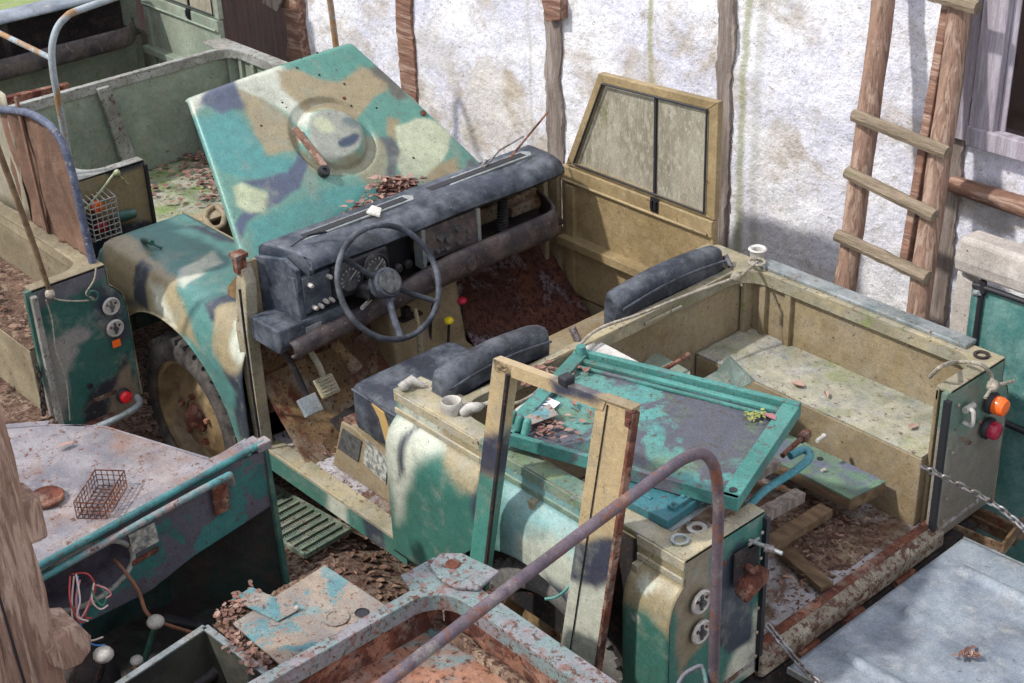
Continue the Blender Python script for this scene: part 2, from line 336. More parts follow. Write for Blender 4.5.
# ------------------------------------------------------------------ the vehicles (all four the same kind of body, standing parallel)
PROF = resample([(0, 1.105), (0, 1.03), (-.018, 1.015), (-.04, .99), (-.054, .955), (-.06, .91), (-.06, .5)], 44)
def arch(x, cx, r, cz=.40, top=9): 
    d = abs(x-cx)
    return min(top, cz+math.sqrt(r*r-d*d)) if d < r else 0
def side_panel(root, ox, oy, x0, x1, m, mirror=False, name='side_panel', ar=(-.60, .42), step=.014, bevel=0):
    n = max(2, int((x1-x0)/step)); rows = []
    for i in range(n+1):
        x = x0+(x1-x0)*i/n; zc = arch(x, *ar) if ar else 0
        row = []
        for y, z in PROF: row.append((ox+x, oy+(1.58-y if mirror else y), max(z, zc)))
        rows.append(row)
    return part(name, MB().surf(rows), m, root, solid=.006, smooth=True, off=0)
def corner_panel(root, ox, oy, m, mirror=False, w=.337, zb=.52):
    """rear corner panel facing +x with the shoulder outline of the body side"""
    def Y(y): return oy+(1.58-y if mirror else y)
    zs = resample([(0, 1.118), (0, 1.03), (-.02, 1.015), (-.045, .985), (-.06, .93), (-.06, .70), (-.055, .6), (-.045, zb)], 50)
    mb = MB(); mb.surf([[(ox, Y(y+(w-y)*k/22), z) for k in range(23)] for y, z in zs])
    return part('corner_panel', mb, m, root, solid=.02, off=1 if mirror else -1)
def tub(root, ox, oy, cap, inner, box, floor, L=1.10, ext=1.30, sides='nf', opening=(.337, 1.268), xb_box=None, caprear=True, nbox=True, seamy=.07):
    P = lambda x, y, z: (ox+x, oy+y, z)
    # capping: one U-shaped pressed plate round the bed, rounded inner corners
    out = [(0, opening[0]), (0, 0), (-ext, 0), (-ext, .13), (-L, .13)]
    inn_r = .09
    def arc(cx, cy, r, a0, a1, k=6): return [(cx+r*math.cos(math.radians(a0+(a1-a0)*i/k)), cy+r*math.sin(math.radians(a0+(a1-a0)*i/k))) for i in range(k+1)]
    # near corner L strip, rear strip
    near_out = [(0, opening[0]), (0, 0), (-ext, 0), (-ext, .12), (-L, .14)]
    far_out = [(-L, 1.44), (-ext, 1.46), (-ext, 1.58), (0, 1.58), (0, opening[1])]
    inner_path = [(-.055, opening[1])]+arc(-.055-inn_r, 1.58-seamy-inn_r, inn_r, 0, 90)+arc(-L+.038+.1, 1.58-seamy-.1, .1, 90, 180)+arc(-L+.038+.1, seamy+.1, .1, 180, 270)+arc(-.055-inn_r, seamy+inn_r, inn_r, 270, 360)+[(-.055, opening[0])]
    pts = near_out+far_out+inner_path
    cp = part('body_capping', MB().prism([P(x, y, 1.108) for x, y in pts], (0, 0, .014)), cap, root, bevel=.003)
    mb = MB()  # downturned flange under the inner lip
    z = 1.07
    for a, b in zip(inner_path, inner_path[1:]):
        d = V((b[0]-a[0], b[1]-a[1], 0))
        if d.length < 1e-6: continue
        nrm = V((d.y, -d.x, 0)).normalized()*.006
        mb.ob(P(a[0], a[1], z), d, nrm, (0, 0, .04))
    part('capping_flange', mb, cap, cp)
    # inner walls
    w = MB(); zt = 1.108
    w.box(P(-L+.02, .06, .57), P(-L+.03, 1.52, zt))
    part('bulkhead_panel', w, inner, root, bevel=.002)
    if 'f' in sides:
        w = MB(); w.box(P(-L+.03, 1.535, .56), P(-.02, 1.545, zt))
        for x in (-L+.10, -L+.22): w.box(P(x, 1.515, .56), P(x+.03, 1.54, zt-.04))
        w.box(P(-L+.04, 1.48, .56), P(-L+.06, 1.54, zt))
        w.box(P(-.06, opening[1], .57), P(-.045, 1.54, zt))
        part('inner_wall', w, inner, root, bevel=.004)
    if 'n' in sides:
        w = MB(); w.box(P(-L+.03, .035, .56), P(-.02, .045, zt)); w.box(P(-.06, .04, .57), P(-.045, opening[0], zt))
        part('inner_wall', w, inner, root, bevel=.004)
    xb = xb_box if xb_box is not None else -L+.04
    bf = []
    if 'f' in sides: bf.append((1.235, 1.535))
    if 'n' in sides and nbox: bf.append((.045, .345))
    for a, b in bf:
        w = MB(); w.box(P(xb, a, .57), P(-.06, b, .845)); o = part('wheel_box', w, inner, root, bevel=.004)
        t = MB(); t.surf([[P(xb+(-.062-xb)*i/40, a+.002+(b-a-.004)*j/12, .847+.003*noise.noise(V((i*.2, j*.3, ox)))) for j in range(13)] for i in range(41)])
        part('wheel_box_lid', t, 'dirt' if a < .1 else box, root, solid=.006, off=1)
    w = MB(); w.surf([[P(-L+.04+(L-.04)*i/40, .045+1.49*j/50, .572+.006*noise.noise(V((i*.3, j*.3, ox)))) for j in range(51)] for i in range(41)])
    part('bed_floor', w, floor, root, solid=.02, off=-1)
    return cp
def bolt(mb, p, ax, r=.008, h=.006): mb.lathe([(r, 0), (r, h*.6), (r*.6, h), (0.0005, h)], p, ax, 8)
def lamp(root, c, r, m, ax=(1, 0, 0), deep=.05, name='tail_lamp', ring=None, label=None):
    b = part(name, MB().lathe([(r*1.16, 0), (r*1.16, .012), (r*1.02, .016), (r, .018), (r, .02), (.001, .021)], c, ax, 24), ring or 'rubber', root, smooth=True)
    part('lens', MB().lathe([(r*.95, .018), (r*.95, .018+deep*.6), (r*.8, .018+deep*.9), (r*.4, .018+deep), (.001, .018+deep)], c, ax, 24), m, b, smooth=True, label=label)
    return b
def empty_lamp(root, c, r):
    """round lamp base with its lens missing: pale ring, dark heart, bulb holder"""
    b = part('tail_lamp', MB().lathe([(r*1.1, 0), (r*1.1, .005), (r*.95, .009), (r*.84, .004), (.001, .004)], c, (1, 0, 0), 28), 'white', root, smooth=True, label='round pale lamp base without its lens')
    c = V(c)
    part('bulb_holder', MB().lathe([(r*.3, .004), (r*.3, .016), (r*.1, .016), (.001, .012)], c, (1, 0, 0), 14).box(c+V((.004, -r*.12, -r*.7)), c+V((.009, r*.12, r*.7))), 'greyplate', b)
    for a in (30, 150, 270): part('hole', MB().lathe([(r*.15, 0), (r*.15, .003), (.001, .003)], c+V((.005, r*.6*math.cos(math.radians(a)), r*.6*math.sin(math.radians(a)))), (1, 0, 0), 8), 'rust', b)
def wheel(root, c, r=.37, w=.16, m='tyre', face=-1):
    """steel wheel with tyre, axle along y; face=-1 shows the outside towards -y"""
    c = V(c); f = face; k = 56
    prof = [(r*.72, .5), (r*.75, .56), (r*.84, .58), (r*.93, .52), (r*.985, .42), (r, .3), (r, -.3), (r*.985, -.42), (r*.93, -.52), (r*.84, -.58), (r*.75, -.56), (r*.72, -.5)]
    mb = MB().lathe([(a, h*w) for a, h in prof], c, (0, f, 0), k)
    for i in range(34):
        a = 2*math.pi*i/34; d = V((math.cos(a), 0, math.sin(a))); t = V((-math.sin(a), 0, math.cos(a)))
        for sgn in (1, -1):
            mb.ob(c+d*(r*.955)+V((0, sgn*w*.34, 0))-t*.012+V((0, -.03, 0)), d*(r*.055), t*.026, (0, .06, 0))
    ty = part('tyre', mb, m, root, smooth=True)
    R0 = r*.72
    prof = [(R0*1.03, .5*w), (R0*1.0, .42*w), (R0*.93, .40*w), (R0*.88, .10*w), (R0*.80, .02*w), (R0*.70, .10*w), (R0*.55, .30*w), (R0*.50, .32*w), (R0*.30, .30*w), (R0*.3, .26*w), (.001, .26*w)]
    rm = part('rim', MB().lathe(prof, c, (0, f, 0), 48), 'rim', root, smooth=True, solid=.004)
    hub = MB().lathe([(R0*.25, .25*w), (R0*.24, .34*w), (R0*.15, .38*w), (R0*.13, .56*w), (R0*.08, .60*w), (.001, .60*w)], c, (0, f, 0), 20)
    part('hub', hub, 'rust', rm, smooth=True)
    for i in range(5):
        a = 2*math.pi*i/5+.3; p = c+V((R0*.40*math.cos(a), f*.28*w, R0*.40*math.sin(a)))
        n = MB().lathe([(.014, 0), (.014, .022), (.009, .026), (.001, .026)], p, (0, f, 0), 6)
        part('wheel_nut', n, 'rust', rm)
    return ty
def dashboard(root, ox, oy, detail=True):
    P = lambda x, y, z: V((ox+x, oy+y, z))
    prof = resample([(-2.205, 1.25), (-2.202, 1.31), (-2.185, 1.328), (-2.05, 1.325), (-2.0, 1.313), (-1.972, 1.290), (-1.965, 1.268), (-1.98, 1.25)], 18)
    pad = part('dash_pad', MB().surf([[P(x, y+(max(0, .16-y)*max(0, (x+2.2)/.23)*1.1), z+.004*math.sin(y*9)*(i > 4)) for i, (x, z) in enumerate(prof)] for y in [.10+1.33*k/29 for k in range(30)]]), 'dash', root, solid=.012, smooth=True)
    r0 = [V((ox+x, oy+.10+(max(0, .06)*max(0, (x+2.2)/.23)*1.1), z)) for x, z in prof]
    part('pad_cheek', MB().surf([r0, [V((p.x, p.y, 1.232)) for p in r0]]), 'dash', root, solid=.006)
    for y0, y1 in ((.22, .74), (.82, 1.36)):   # demister slots let into the pad
        s = MB()
        s.prism([P(-2.15, y0, 1.3235), P(-2.15, y1, 1.3235), P(-2.12, y1+.02, 1.3235), P(-2.09, y1, 1.3235), P(-2.09, y0, 1.3235), P(-2.12, y0-.02, 1.3235)], (0, 0, .006))
        fr = part('demister_vent', s, 'galv', pad)
        part('slot', MB().prism([P(-2.137, y0+.02, 1.3296), P(-2.137, y1-.02, 1.3296), P(-2.103, y1-.02, 1.3296), P(-2.103, y0+.02, 1.3296)], (0, 0, .002)), 'rubber', fr)
    part('pad_end', MB().prism([P(x, .075+(x+2.205)*.15, z) for x, z in [(-2.205, 1.06), (-2.205, 1.28), (-2.05, 1.31), (-1.985, 1.28), (-1.985, 1.06)]], (0, .02, 0)), 'dash', root, bevel=.004)
    # carcass: back board and shelf
    part('back_board', MB().box(P(-2.21, 0, 1.02), P(-2.195, 1.46, 1.27)), 'tan', root)
    part('parcel_shelf', MB().box(P(-2.2, .02, 1.03), P(-1.98, 1.44, 1.045)), 'dark', root)
    # end box, switch panel, binnacle, radio panel
    part('end_box', MB().prism([P(-2.19, .10, 1.01), P(-2.19, .10, 1.25), P(-1.995, .10, 1.25), P(-1.975, .10, 1.07), P(-1.995, .10, 1.01)], (0, .03, 0)), 'dash', root, bevel=.006)
    sw = part('switch_panel', MB().box(P(-2.0, .125, 1.10), P(-1.975, .265, 1.245)), 'dash', root, bevel=.004)
    mb = MB(); 
    for y, z in ((.15, 1.215), (.16, 1.12), (.185, 1.118), (.21, 1.128), (.235, 1.125), (.235, 1.22)): 
        part('switch_knob', MB().lathe([(.009, 0), (.009, .018), (.006, .024), (.001, .024)], P(-1.975, y, z), (1, 0, 0), 12), 'white', sw, smooth=True)
    lw = part('lower_panel', MB().prism([P(-2.15, -.01, .985), P(-2.15, -.01, 1.08), P(-1.965, -.01, 1.085), P(-1.95, -.01, 1.02), P(-1.975, -.01, .985)], (0, .30, 0)), 'dash', root, bevel=.006)
    part('data_plate', MB().box(P(-1.9515, .10, 1.03), P(-1.949, .17, 1.065)), 'galv', lw)
    bn = part('instrument_binnacle', MB().prism([P(-2.02, .245, 1.125), P(-2.02, .245, 1.255), P(-1.955, .245, 1.255), P(-1.94, .245, 1.125)], (0, .255, 0)), 'black', root, bevel=.008)
    for y in (.31, .43):
        c = P(-1.951, y, 1.193)
        g = part('gauge', MB().lathe([(.058, 0), (.058, .014), (.05, .018), (.049, .008), (.001, .008)], c, (1, 0, .12), 32), 'black', bn, smooth=True)
        d = MB().lathe([(.047, .009), (.001, .010)], c, (1, 0, .12), 28)
        part('dial', d, 'greyplate', g)
        nd = MB().bar(c+V((.012, -.004, -.004)), c+V((.012, .03, .026)), .003, .002)
        for a in range(-120, 121, 24):
            dr = V((0, math.sin(math.radians(a)), math.cos(math.radians(a)))); nd.bar(c+V((.012, 0, 0))+dr*.036, c+V((.012, 0, 0))+dr*.044, .003, .002, up=(1, 0, 0))
        part('needle', nd, 'white', g)
    part('wiring_recess', MB().box(P(-2.12, .535, 1.08), P(-2.08, .70, 1.25)), 'rubber', root)
    mb = MB()
    for y in (.57, .62): mb.lathe([(.018, 0), (.018, .012), (.01, .014), (.001, .014)], P(-2.0, y, 1.125), (1, 0, 0), 16)
    part('wiring_plug', mb, 'black', root, smooth=True)
    rp = part('radio_panel', MB().prism([P(-2.01, .69, 1.115), P(-2.01, .69, 1.25), P(-1.975, .69, 1.25), P(-1.965, .69, 1.115)], (0, .26, 0)), 'leather', root, bevel=.004)
    for y, z, r in ((.76, 1.2, .016), (.80, 1.185, .02), (.85, 1.205, .012), (.74, 1.15, .01), (.79, 1.145, .01), (.85, 1.15, .01), (.90, 1.18, .008), (.90, 1.15, .008)):
        part('rotary_knob', MB().lathe([(r, 0), (r*.9, .014), (.001, .015)], P(-1.968, y, z), (1, 0, 0), 14), 'greyplate', rp, smooth=True)
    for y in (.68, .96): part('shelf_bracket', MB().box(P(-2.02, y-.008, 1.09), P(-1.965, y+.008, 1.255)), 'galv', root)
    ins = MB(); ins.box(P(-2.15, 1.0, 1.12), P(-2.13, 1.42, 1.15)); ins.box(P(-2.15, 1.0, 1.19), P(-2.12, 1.42, 1.205)); ins.box(P(-2.12, 1.25, 1.08), P(-2.1, 1.42, 1.12))
    part('heater_duct', ins, 'tan_rust', root)
    cc = P(-2.05, 1.15, 1.06); hose = MB()
    for i in range(13): hose.lathe([(.018, 0), (.024, .004), (.024, .008), (.018, .012)], cc+V((0, .004*i*.3, .013*i)), (0, 0, 1), 14)
    part('corrugated_hose', hose, 'black', root, smooth=True)
    # lower lip of the parcel shelf, curling back at the far end
    lip = resample([(-.02, -.005), (0, .0), (.008, .02), (.006, .06), (-.004, .088), (-.018, .09)], 12); rows = []
    for i in range(50):
        y = .02+1.40*i/49; k = max(0, (y-1.31)/.11); x0 = -1.925-.20*k**2.2
        zb = interp([(0, .985), (.3, 1.0), (.6, 1.02), (.9, 1.03), (1.1, 1.03), (1.3, 1.03), (1.6, 1.06)], y); h = interp([(0, .45), (.5, .7), (.75, 1.0), (1.6, 1.05)], y)
        rows.append([P(x0+a, y, zb+b*h) for a, b in lip])
    lp = part('shelf_lip', MB().surf(rows), 'leather', root, solid=.012, smooth=True)
    for y in (.685, .86):
        part('air_knob', MB().lathe([(.036, 0), (.036, .006), (.026, .01), (.024, .02), (.001, .022)], P(-1.918, y, 1.068), (1, 0, .1), 24), 'leather', lp, smooth=True)
    part('steering_cowl', MB().ob(P(-2.0, .33, 1.09), (.14, 0, .03), (0, .11, 0), (0, 0, .06)), 'black', root, bevel=.012)
    part('wiper_motor_rod', MB().tube([P(-1.95, .40, 1.12), P(-1.9, .36, 1.10), P(-1.87, .30, 1.10)], .008), 'chrome', root)
def steering_wheel(root, c, n, R=.212):
    c = V(c); n = V(n).normalized(); a = n.cross(V((0, 0, 1))).normalized(); b = n.cross(a)*-1; a = -a
    if b.z < 0: b = -b
    w = thing('tmp', 'x', 'x', (0, 0, 0)); bpy.data.objects.remove(w)
    ring = [c+n*.03+(a*math.cos(t)+b*math.sin(t))*R for t in [2*math.pi*i/64 for i in range(64)]]
    st = part('steering_wheel', MB().tube(ring, .0112, 12, closed=True), 'vinyl', root, smooth=True)
    hub = MB().lathe([(.034, -.05), (.054, -.03), (.057, .02), (.053, .032), (.046, .034), (.001, .034)], c, n, 28)
    part('hub', hub, 'vinyl', st, smooth=True)
    part('horn_cap', MB().lathe([(.043, .033), (.042, .042), (.001, .044)], c, n, 24), 'greyplate', st, smooth=True)
    for ang in (134, -40, -102):
        d = a*math.cos(math.radians(ang))+b*math.sin(math.radians(ang))
        part('spoke', MB().tube([c+d*.04+n*.005, c+d*.11+n*.006, c+d*(R-.005)+n*.028], [.016, .013, .014], 8, flat=.6), 'vinyl', st, smooth=True)
    part('steering_column', MB().tube([c-n*.04, c-n*.34], .022, 14), 'dark', root, smooth=True)
    return st
def front_bulkhead(root, ox, oy, inner='tan', rusty=True, w=1.58, full=True):
    P = lambda x, y, z: V((ox+x, oy+y, z))
    part('firewall', MB().box(P(-2.23, .02, .50), P(-2.215, 1.56, 1.24)), inner, root)
    part('scuttle', MB().prism([P(-2.34, .02, 1.09), P(-2.34, .02, 1.12), P(-2.21, .02, 1.245), P(-2.20, .02, 1.235), P(-2.215, .02, 1.09)], (0, 1.54, 0)), inner, root)
def door(root, ox, oy, frame, glass, x0=-2.12, x1=-1.27):
    """far side door: pressed lower half with ledge, slanting window frame with two panes"""
    P = lambda x, y, z: V((ox+x, oy+y, z))
    lo = MB(); lo.box(P(x0, 1.555, .62), P(x1, 1.585, 1.22)); lo.box(P(x0+.02, 1.50, .90), P(x1-.02, 1.56, .915)); lo.box(P(x0+.02, 1.50, .875), P(x1-.02, 1.508, .905)); lo.box(P(x0+.04, 1.535, .64), P(x0+.09, 1.56, 1.15)); lo.box(P(x0, 1.545, 1.155), P(x1, 1.557, 1.225))
    d = part('door', lo, frame, root, bevel=.004)
    part('door_rail', MB().tube([P(x0+.02, 1.54, 1.165), P(x1-.02, 1.54, 1.165)], .006), frame, d)
    out = [P(x0+.02, 1.56, 1.225), P(-1.90, 1.56, 1.672), P(x1, 1.56, 1.705), P(x1, 1.56, 1.225)]
    ins = [P(x0+.075, 1.56, 1.245), P(-1.873, 1.56, 1.635), P(x1-.05, 1.56, 1.665), P(x1-.05, 1.56, 1.245)]
    f = MB()
    for i in range(4):
        j = (i+1) % 4; f.prism([out[i], out[j], ins[j], ins[i]], (0, .03, 0))
    fr = part('window_frame', f, frame, d, bevel=.004)
    ins2 = [p+V((0, -.006, 0)) for p in ins]
    s = MB()
    for i in range(4):
        j = (i+1) % 4; s.tube([ins2[i], ins2[j]], .0045, 6)
    xm = -1.585; 
    part('sash_channel', MB().box(P(xm-.005, 1.555, 1.245), P(xm+.005, 1.568, 1.648)), 'rubber', fr)
    part('weather_seal', s, 'rubber', fr)
    part('pane', MB().prism([ins[0]+V((0, .012, 0)), ins[1]+V((0, .012, 0)), P(xm, 1.572, 1.65), P(xm, 1.572, 1.245)], (0, .005, 0)), glass, fr)
    part('pane', MB().prism([P(xm, 1.565, 1.245), P(xm, 1.565, 1.65), ins[2]+V((0, .005, 0)), ins[3]+V((0, .005, 0))], (0, .005, 0)), glass, fr)
    part('window_catch', MB().box(P(xm-.005, 1.54, 1.175), P(xm+.035, 1.55, 1.235)).tube([P(xm+.005, 1.535, 1.19), P(xm+.005, 1.535, 1.225)], .006).tube([P(xm+.024, 1.535, 1.19), P(xm+.024, 1.535, 1.225)], .006), 'black', d)
    return d
def seat_back(root, y0, y1, x=-1.135, zt=1.235, tilt=.0):
    rows = []; n = 26
    sec = resample([(-.045, -.30), (-.05, -.05), (-.04, -.012), (-.02, 0), (.02, 0), (.04, -.012), (.05, -.05), (.045, -.10), (.0, -.12)], 22)
    for i in range(n):
        t = i/(n-1); y = y0+(y1-y0)*t; e = min(1, (min(t, 1-t)*(y1-y0)/.03))**.5
        sag = .022*math.sin(math.pi*t)
        rows.append([(x+a*(.55+.45*e)+tilt*t, y, zt-.012*(1-e)+b+sag+.003*noise.noise(V((y*25, a*30, b*10)))) for a, b in sec])
    mb = MB().surf(rows); m = len(sec); mb.f += [tuple(range(m))[::-1], tuple(range((n-1)*m, n*m))]
    o = part('seat_backrest', mb, 'vinyl', root, smooth=True)
    pts = [(x+.051, y0+(y1-y0)*t, zt-.045+.022*math.sin(math.pi*t)) for t in frange(0.03, .97, 20)]
    part('piping', MB().tube(pts, .005, 6), 'vinyl', o, smooth=True)
    return o
# ---- main vehicle -------------------------------------------------
mv = thing('off_road_vehicle', 'roofless camouflage-painted off-road vehicle with three-spoke steering wheel and raised bonnet, largest in the yard', 'vehicle', (-1.6, .79, 0), 'stripped off-road vehicles')
tub(mv, 0, 0, 'capping', 'tan', 'dusty', 'bedfloor', nbox=True)
# painted near side, quarter, far side
sd = side_panel(mv, 0, 0, -1.285, -.31, 'camo')
paint(sd, (52, 130, 108), [
    (PAL, [(385, 380), (450, 400), (470, 440), (440, 455), (415, 470), (398, 520), (385, 470)], .035),
    (BEI, [(385, 380), (420, 395), (640, 530), (640, 480), (480, 380), (380, 330)], .012),
    (BEI, [(430, 410), (480, 440), (490, 470), (480, 500), (462, 495), (440, 465), (425, 440)], .025),
    (DRK, [(398, 440), (404, 422), (402, 470), (396, 480)], .012),
    (DRK, [(470, 478), (480, 468), (486, 480), (486, 520), (494, 545), (492, 560), (484, 552), (476, 520), (470, 500)], .012),
    ((128, 190, 180), [(496, 470), (560, 510), (600, 560), (600, 620), (560, 610), (530, 580), (500, 550)], .05),
    (PAL, [(516, 535), (550, 540), (585, 570), (585, 620), (560, 612), (525, 575)], .04),
    (DRK, [(545, 575), (570, 590), (575, 625), (560, 620)], .03)], (0, -.06, 0), (0, 1, 0))
q = side_panel(mv, 0, 0, -.178, -.0, 'camo', name='rear_quarter', ar=None)
paint(q, (56, 130, 108), [(BEI, [(600, 500), (700, 540), (700, 700), (684, 700), (680, 660), (668, 630), (650, 610), (630, 600), (610, 590)], .02), (PAL, ell(636, 583, 5, 4)), (PAL, ell(645, 592, 9, 4, 20), .006), (PAL, ell(636, 613, 4, 3), .004)], (0, -.06, 0), (0, 1, 0))
side_panel(mv, 0, 0, -1.285, -.0, 'tan', mirror=True)
M['pale_green'] = mat('pale_green_mossy_rail', (120, 160, 130), (92, 140, 120), scale=6, moss=.4, mossc=(140, 156, 90), chips=.4, dust=.3, rough=.5)
part('rail_repaint', MB().box((-.86, -.001, 1.1225), (-.33, .066, 1.1245)), 'pale_green', mv)
for (xa, xb) in ((-1.29, -.86), (-.86, -.33), (-.178, -.0)):
    part('side_rail', MB().prism([(xa, -.007, 1.038), (xa, -.007, 1.056), (xa, .0, 1.062), (xa, .0, 1.032)], (xb-xa, 0, 0)).prism([(xa, -.006, 1.085), (xa, -.006, 1.118), (xa, .0, 1.118), (xa, .0, 1.085)], (xb-xa, 0, 0)), 'pale_green' if xa == -.86 else 'capping', mv, bevel=.002)
for x in (-.83, -.60, -.165): part('tilt_hook', MB().box((x-.012, -.03, .985), (x+.012, -.0, 1.035)), 'capping', mv, bevel=.004)
cn = corner_panel(mv, 0, 0, 'camo')
paint(cn, (50, 132, 112), [((146, 132, 104), [(680, 540), (716, 520), (710, 580), (706, 640), (690, 660), (680, 680), (670, 560)], .012), (PAL, [(760, 600), (775, 600), (775, 680), (725, 683), (735, 650), (750, 620)], .02), (DRK, [(715, 570), (745, 535), (752, 580), (752, 640), (728, 655), (712, 640)], .012)], (0, 0, 0), (1, 0, 0))
for z in (.955, .845): empty_lamp(cn, (.012, .055 if z > .9 else .06, z-.0), .036)
part('number_plate_lamp', MB().prism([(.012, .20, .895), (.012, .30, .93), (.012, .305, .965), (.012, .21, .95), (.012, .195, .92)], (.05, 0, -.01)).tube([(.012, .245, .985), (.05, .245, .97)], .012), 'rust', cn, bevel=.012)
part('corner_bracket', MB().box((.012, .19, .93), (.018, .30, 1.05)), 'dark', cn, bevel=.004)
lt = part('tailgate_latch', MB().tube([(.0, .27, 1.05), (.04, .285, 1.045), (.10, .30, 1.04)], .007, 8).box((.012, .25, 1.035), (.018, .30, 1.055)), 'galv', cn, bevel=.002)
part('latch_pin', MB().tube([(.05, .28, 1.045), (.07, .295, 1.04)], .013, 10), 'steel', lt)
part('tailgate_seal', MB().box((-.004, .330, .53), (.016, .345, 1.10)), 'rubber', mv)
part('hoop_socket', MB().lathe([(.02, -.004), (.027, 0), (.027, .006), (.018, .006), (.016, -.008), (.001, -.008)], (-.07, .055, 1.124), (0, 0, 1), 24), 'galv', mv, smooth=True)
cf = corner_panel(mv, 0, 0, 'camo', mirror=True)
paint(cf, (156, 148, 134), [((110, 140, 122), [(935, 380), (1010, 345), (1010, 395), (960, 440), (940, 430)], .02), ((136, 124, 110), [(950, 440), (1000, 420), (1000, 560), (930, 560)], .03)], (0, 0, 0), (1, 0, 0))
lamp(cf, (.012, 1.50, .985), .034, 'orange', deep=.045, label='orange lens')
lamp(cf, (.012, 1.50, .885), .034, 'maroon', deep=.03, label='dark red lens')
part('tailgate_hook', MB().tube(smooth_path([(.012, 1.345, 1.03), (.04, 1.345, 1.03), (.045, 1.345, 1.0), (.04, 1.345, .975), (.012, 1.345, .975)], 5), .008, 8).tube([(.02, 1.33, 1.03), (.02, 1.38, 1.03)], .012, 8), 'white', cf, smooth=True)
part('tailgate_seal', MB().box((-.004, 1.232, .53), (.018, 1.249, 1.10)), 'rubber', mv)
part('hoop_socket', MB().lathe([(.02, -.004), (.027, 0), (.027, .006), (.018, .006), (.016, -.008), (.001, -.008)], (-.06, 1.53, 1.124), (0, 0, 1), 24), 'dark', mv, smooth=True)
part('hoop_socket', MB().lathe([(.03, 0), (.026, .02), (.03, .05), (.036, .055), (.03, .06), (.02, .055), (.018, .03), (.001, .03)], PZ(757, 262, 1.122), (0, 0, 1), 20), 'white', mv, smooth=True)
part('hoop_socket', MB().lathe([(.03, 0), (.034, .02), (.036, .04), (.032, .045), (.026, .04), (.024, .01), (.001, .01)], PZ(452, 412, 1.122), (0, 0, 1), 20), 'white', mv, smooth=True)
tb = MB().tube(smooth_path([PZ(460, 414, 1.13), PZ(470, 408, 1.14), PZ(478, 407, 1.14), PZ(500, 398, 1.14)], 4), [.012]+[.018]*8+[.008]*4, 8); part('taped_strut', tb, 'white', mv, smooth=True)
part('broken_latch', MB().tube([PZ(400, 388, 1.13), PZ(412, 380, 1.15), PZ(424, 386, 1.13)], [.014, .018, .008], 8).ball(PZ(404, 386, 1.14), .018), 'white', mv, smooth=True)
# galvanised outer strip along the far rail
part('galvanised_strip', MB().box((-1.03, 1.53, 1.122), (-.12, 1.595, 1.138)), 'galv', mv, bevel=.004)
def rivet(p, ax=(0, 0, 1), r=.006, h=.004, m='capping', par=None, nm='rivet'):
    b = MB(); bolt(b, p, ax, r, h); return part(nm, b, m, par or mv)
for x in frange(-1.0, -.15, 9): rivet((x, 1.515, 1.122))
for y in frange(.25, 1.35, 9): rivet((-1.082, y, 1.122))
for y in frange(.02, .3, 4): rivet((-.025, y, 1.122))
for x in frange(-1.25, -.32, 16): rivet((x, -.001, 1.078), (0, -1, 0), .005)
for z in frange(.60, 1.06, 6): rivet((.012, .315, z), (1, 0, 0), .006); rivet((.012, 1.30, z), (1, 0, 0), .006)
for x, y, z in ((.012, 1.36, .90), (.012, 1.40, .87), (.012, .15, 1.04), (.012, .13, .96), (.012, 1.45, .93)): rivet((x, y, z), (1, 0, 0), .008, .005, 'rust')
# rear cross rail
part('bed_edge_rail', MB().box((-.035, .33, .572), (.0, 1.275, .60)), 'rust', mv, bevel=.004)
part('rear_sill', MB().prism([(0, .33, .60), (.035, .33, .575), (.035, .33, .52), (0, .33, .50)], (0, .95, 0)), 'sillgrime', mv, bevel=.006)
part('rear_crossmember', MB().box((-.02, .1, .38), (.03, 1.5, .50)), 'dark', mv, bevel=.004)
for y in (.55, .78, 1.06): part('tailgate_hinge', MB().tube([(.035, y-.05, .50), (.035, y+.05, .50)], .014, 10).box((.02, y-.035, .42), (.032, y+.035, .52)), 'rust', mv, bevel=.002)
# tailgate let down on its chains
TG0 = V((.075, .40, .545)); tgx = V((.84, 0, .035)); tgy = V((0, .93, 0))
def tgz(u, v):
    h = 0
    for c in (.17, .5, .83):
        if .10 < u < .92: h = max(h, 1-abs(v-c)/.022)
    return .018*min(1, max(0, h)*2.6)+.002*noise.noise(V((u*5, v*5, 0)))
tg = part('tailgate', gridplate(TG0, tgx, tgy, 60, 90, .02, tgz), 'tailgate', mv, solid=.022, off=-1, smooth=True)
part('edge_strip', MB().ob(TG0+V((0, 0, -.02)), tgx, (0, -.008, 0), (0, 0, .022)), 'galv', tg)
part('edge_strip', MB().ob(TG0+V((0, .93, -.02)), tgx, (0, .008, 0), (0, 0, .022)), 'galv', tg)
def chain(name, path, parent, m='steel', L=.034, r=.0042):
    pts = [V(p) for p in path]; mb = MB(); seg = []
    for a, b in zip(pts, pts[1:]):
        n = max(1, round((b-a).length/(L*.78)))
        for i in range(n): seg.append((a+(b-a)*(i/n), a+(b-a)*((i+1)/n)))
    for i, (a, b) in enumerate(seg):
        t = (b-a).normalized(); s = t.cross(V((0, 0, 1))).normalized(); u = s.cross(t)
        if i % 2: s, u = u, s
        c = (a+b)/2; hl = L/2-.006; w = .0085; ring = []
        for k in range(16):
            an = 2*math.pi*k/16; ring.append(c+t*(math.copysign(hl-.004, math.cos(an)) if abs(math.cos(an)) > .2 else 0)+t*math.cos(an)*.008+s*math.sin(an)*w)
        mb.tube(ring, r, 6, closed=True)
    return part(name, mb, m, parent, smooth=True)
chain('tailgate_chain', smooth_path([PX(921, 466, .0), (.2, 1.315, .74), (.45, 1.32, .63), (.7, 1.32, .60)], 4), mv)
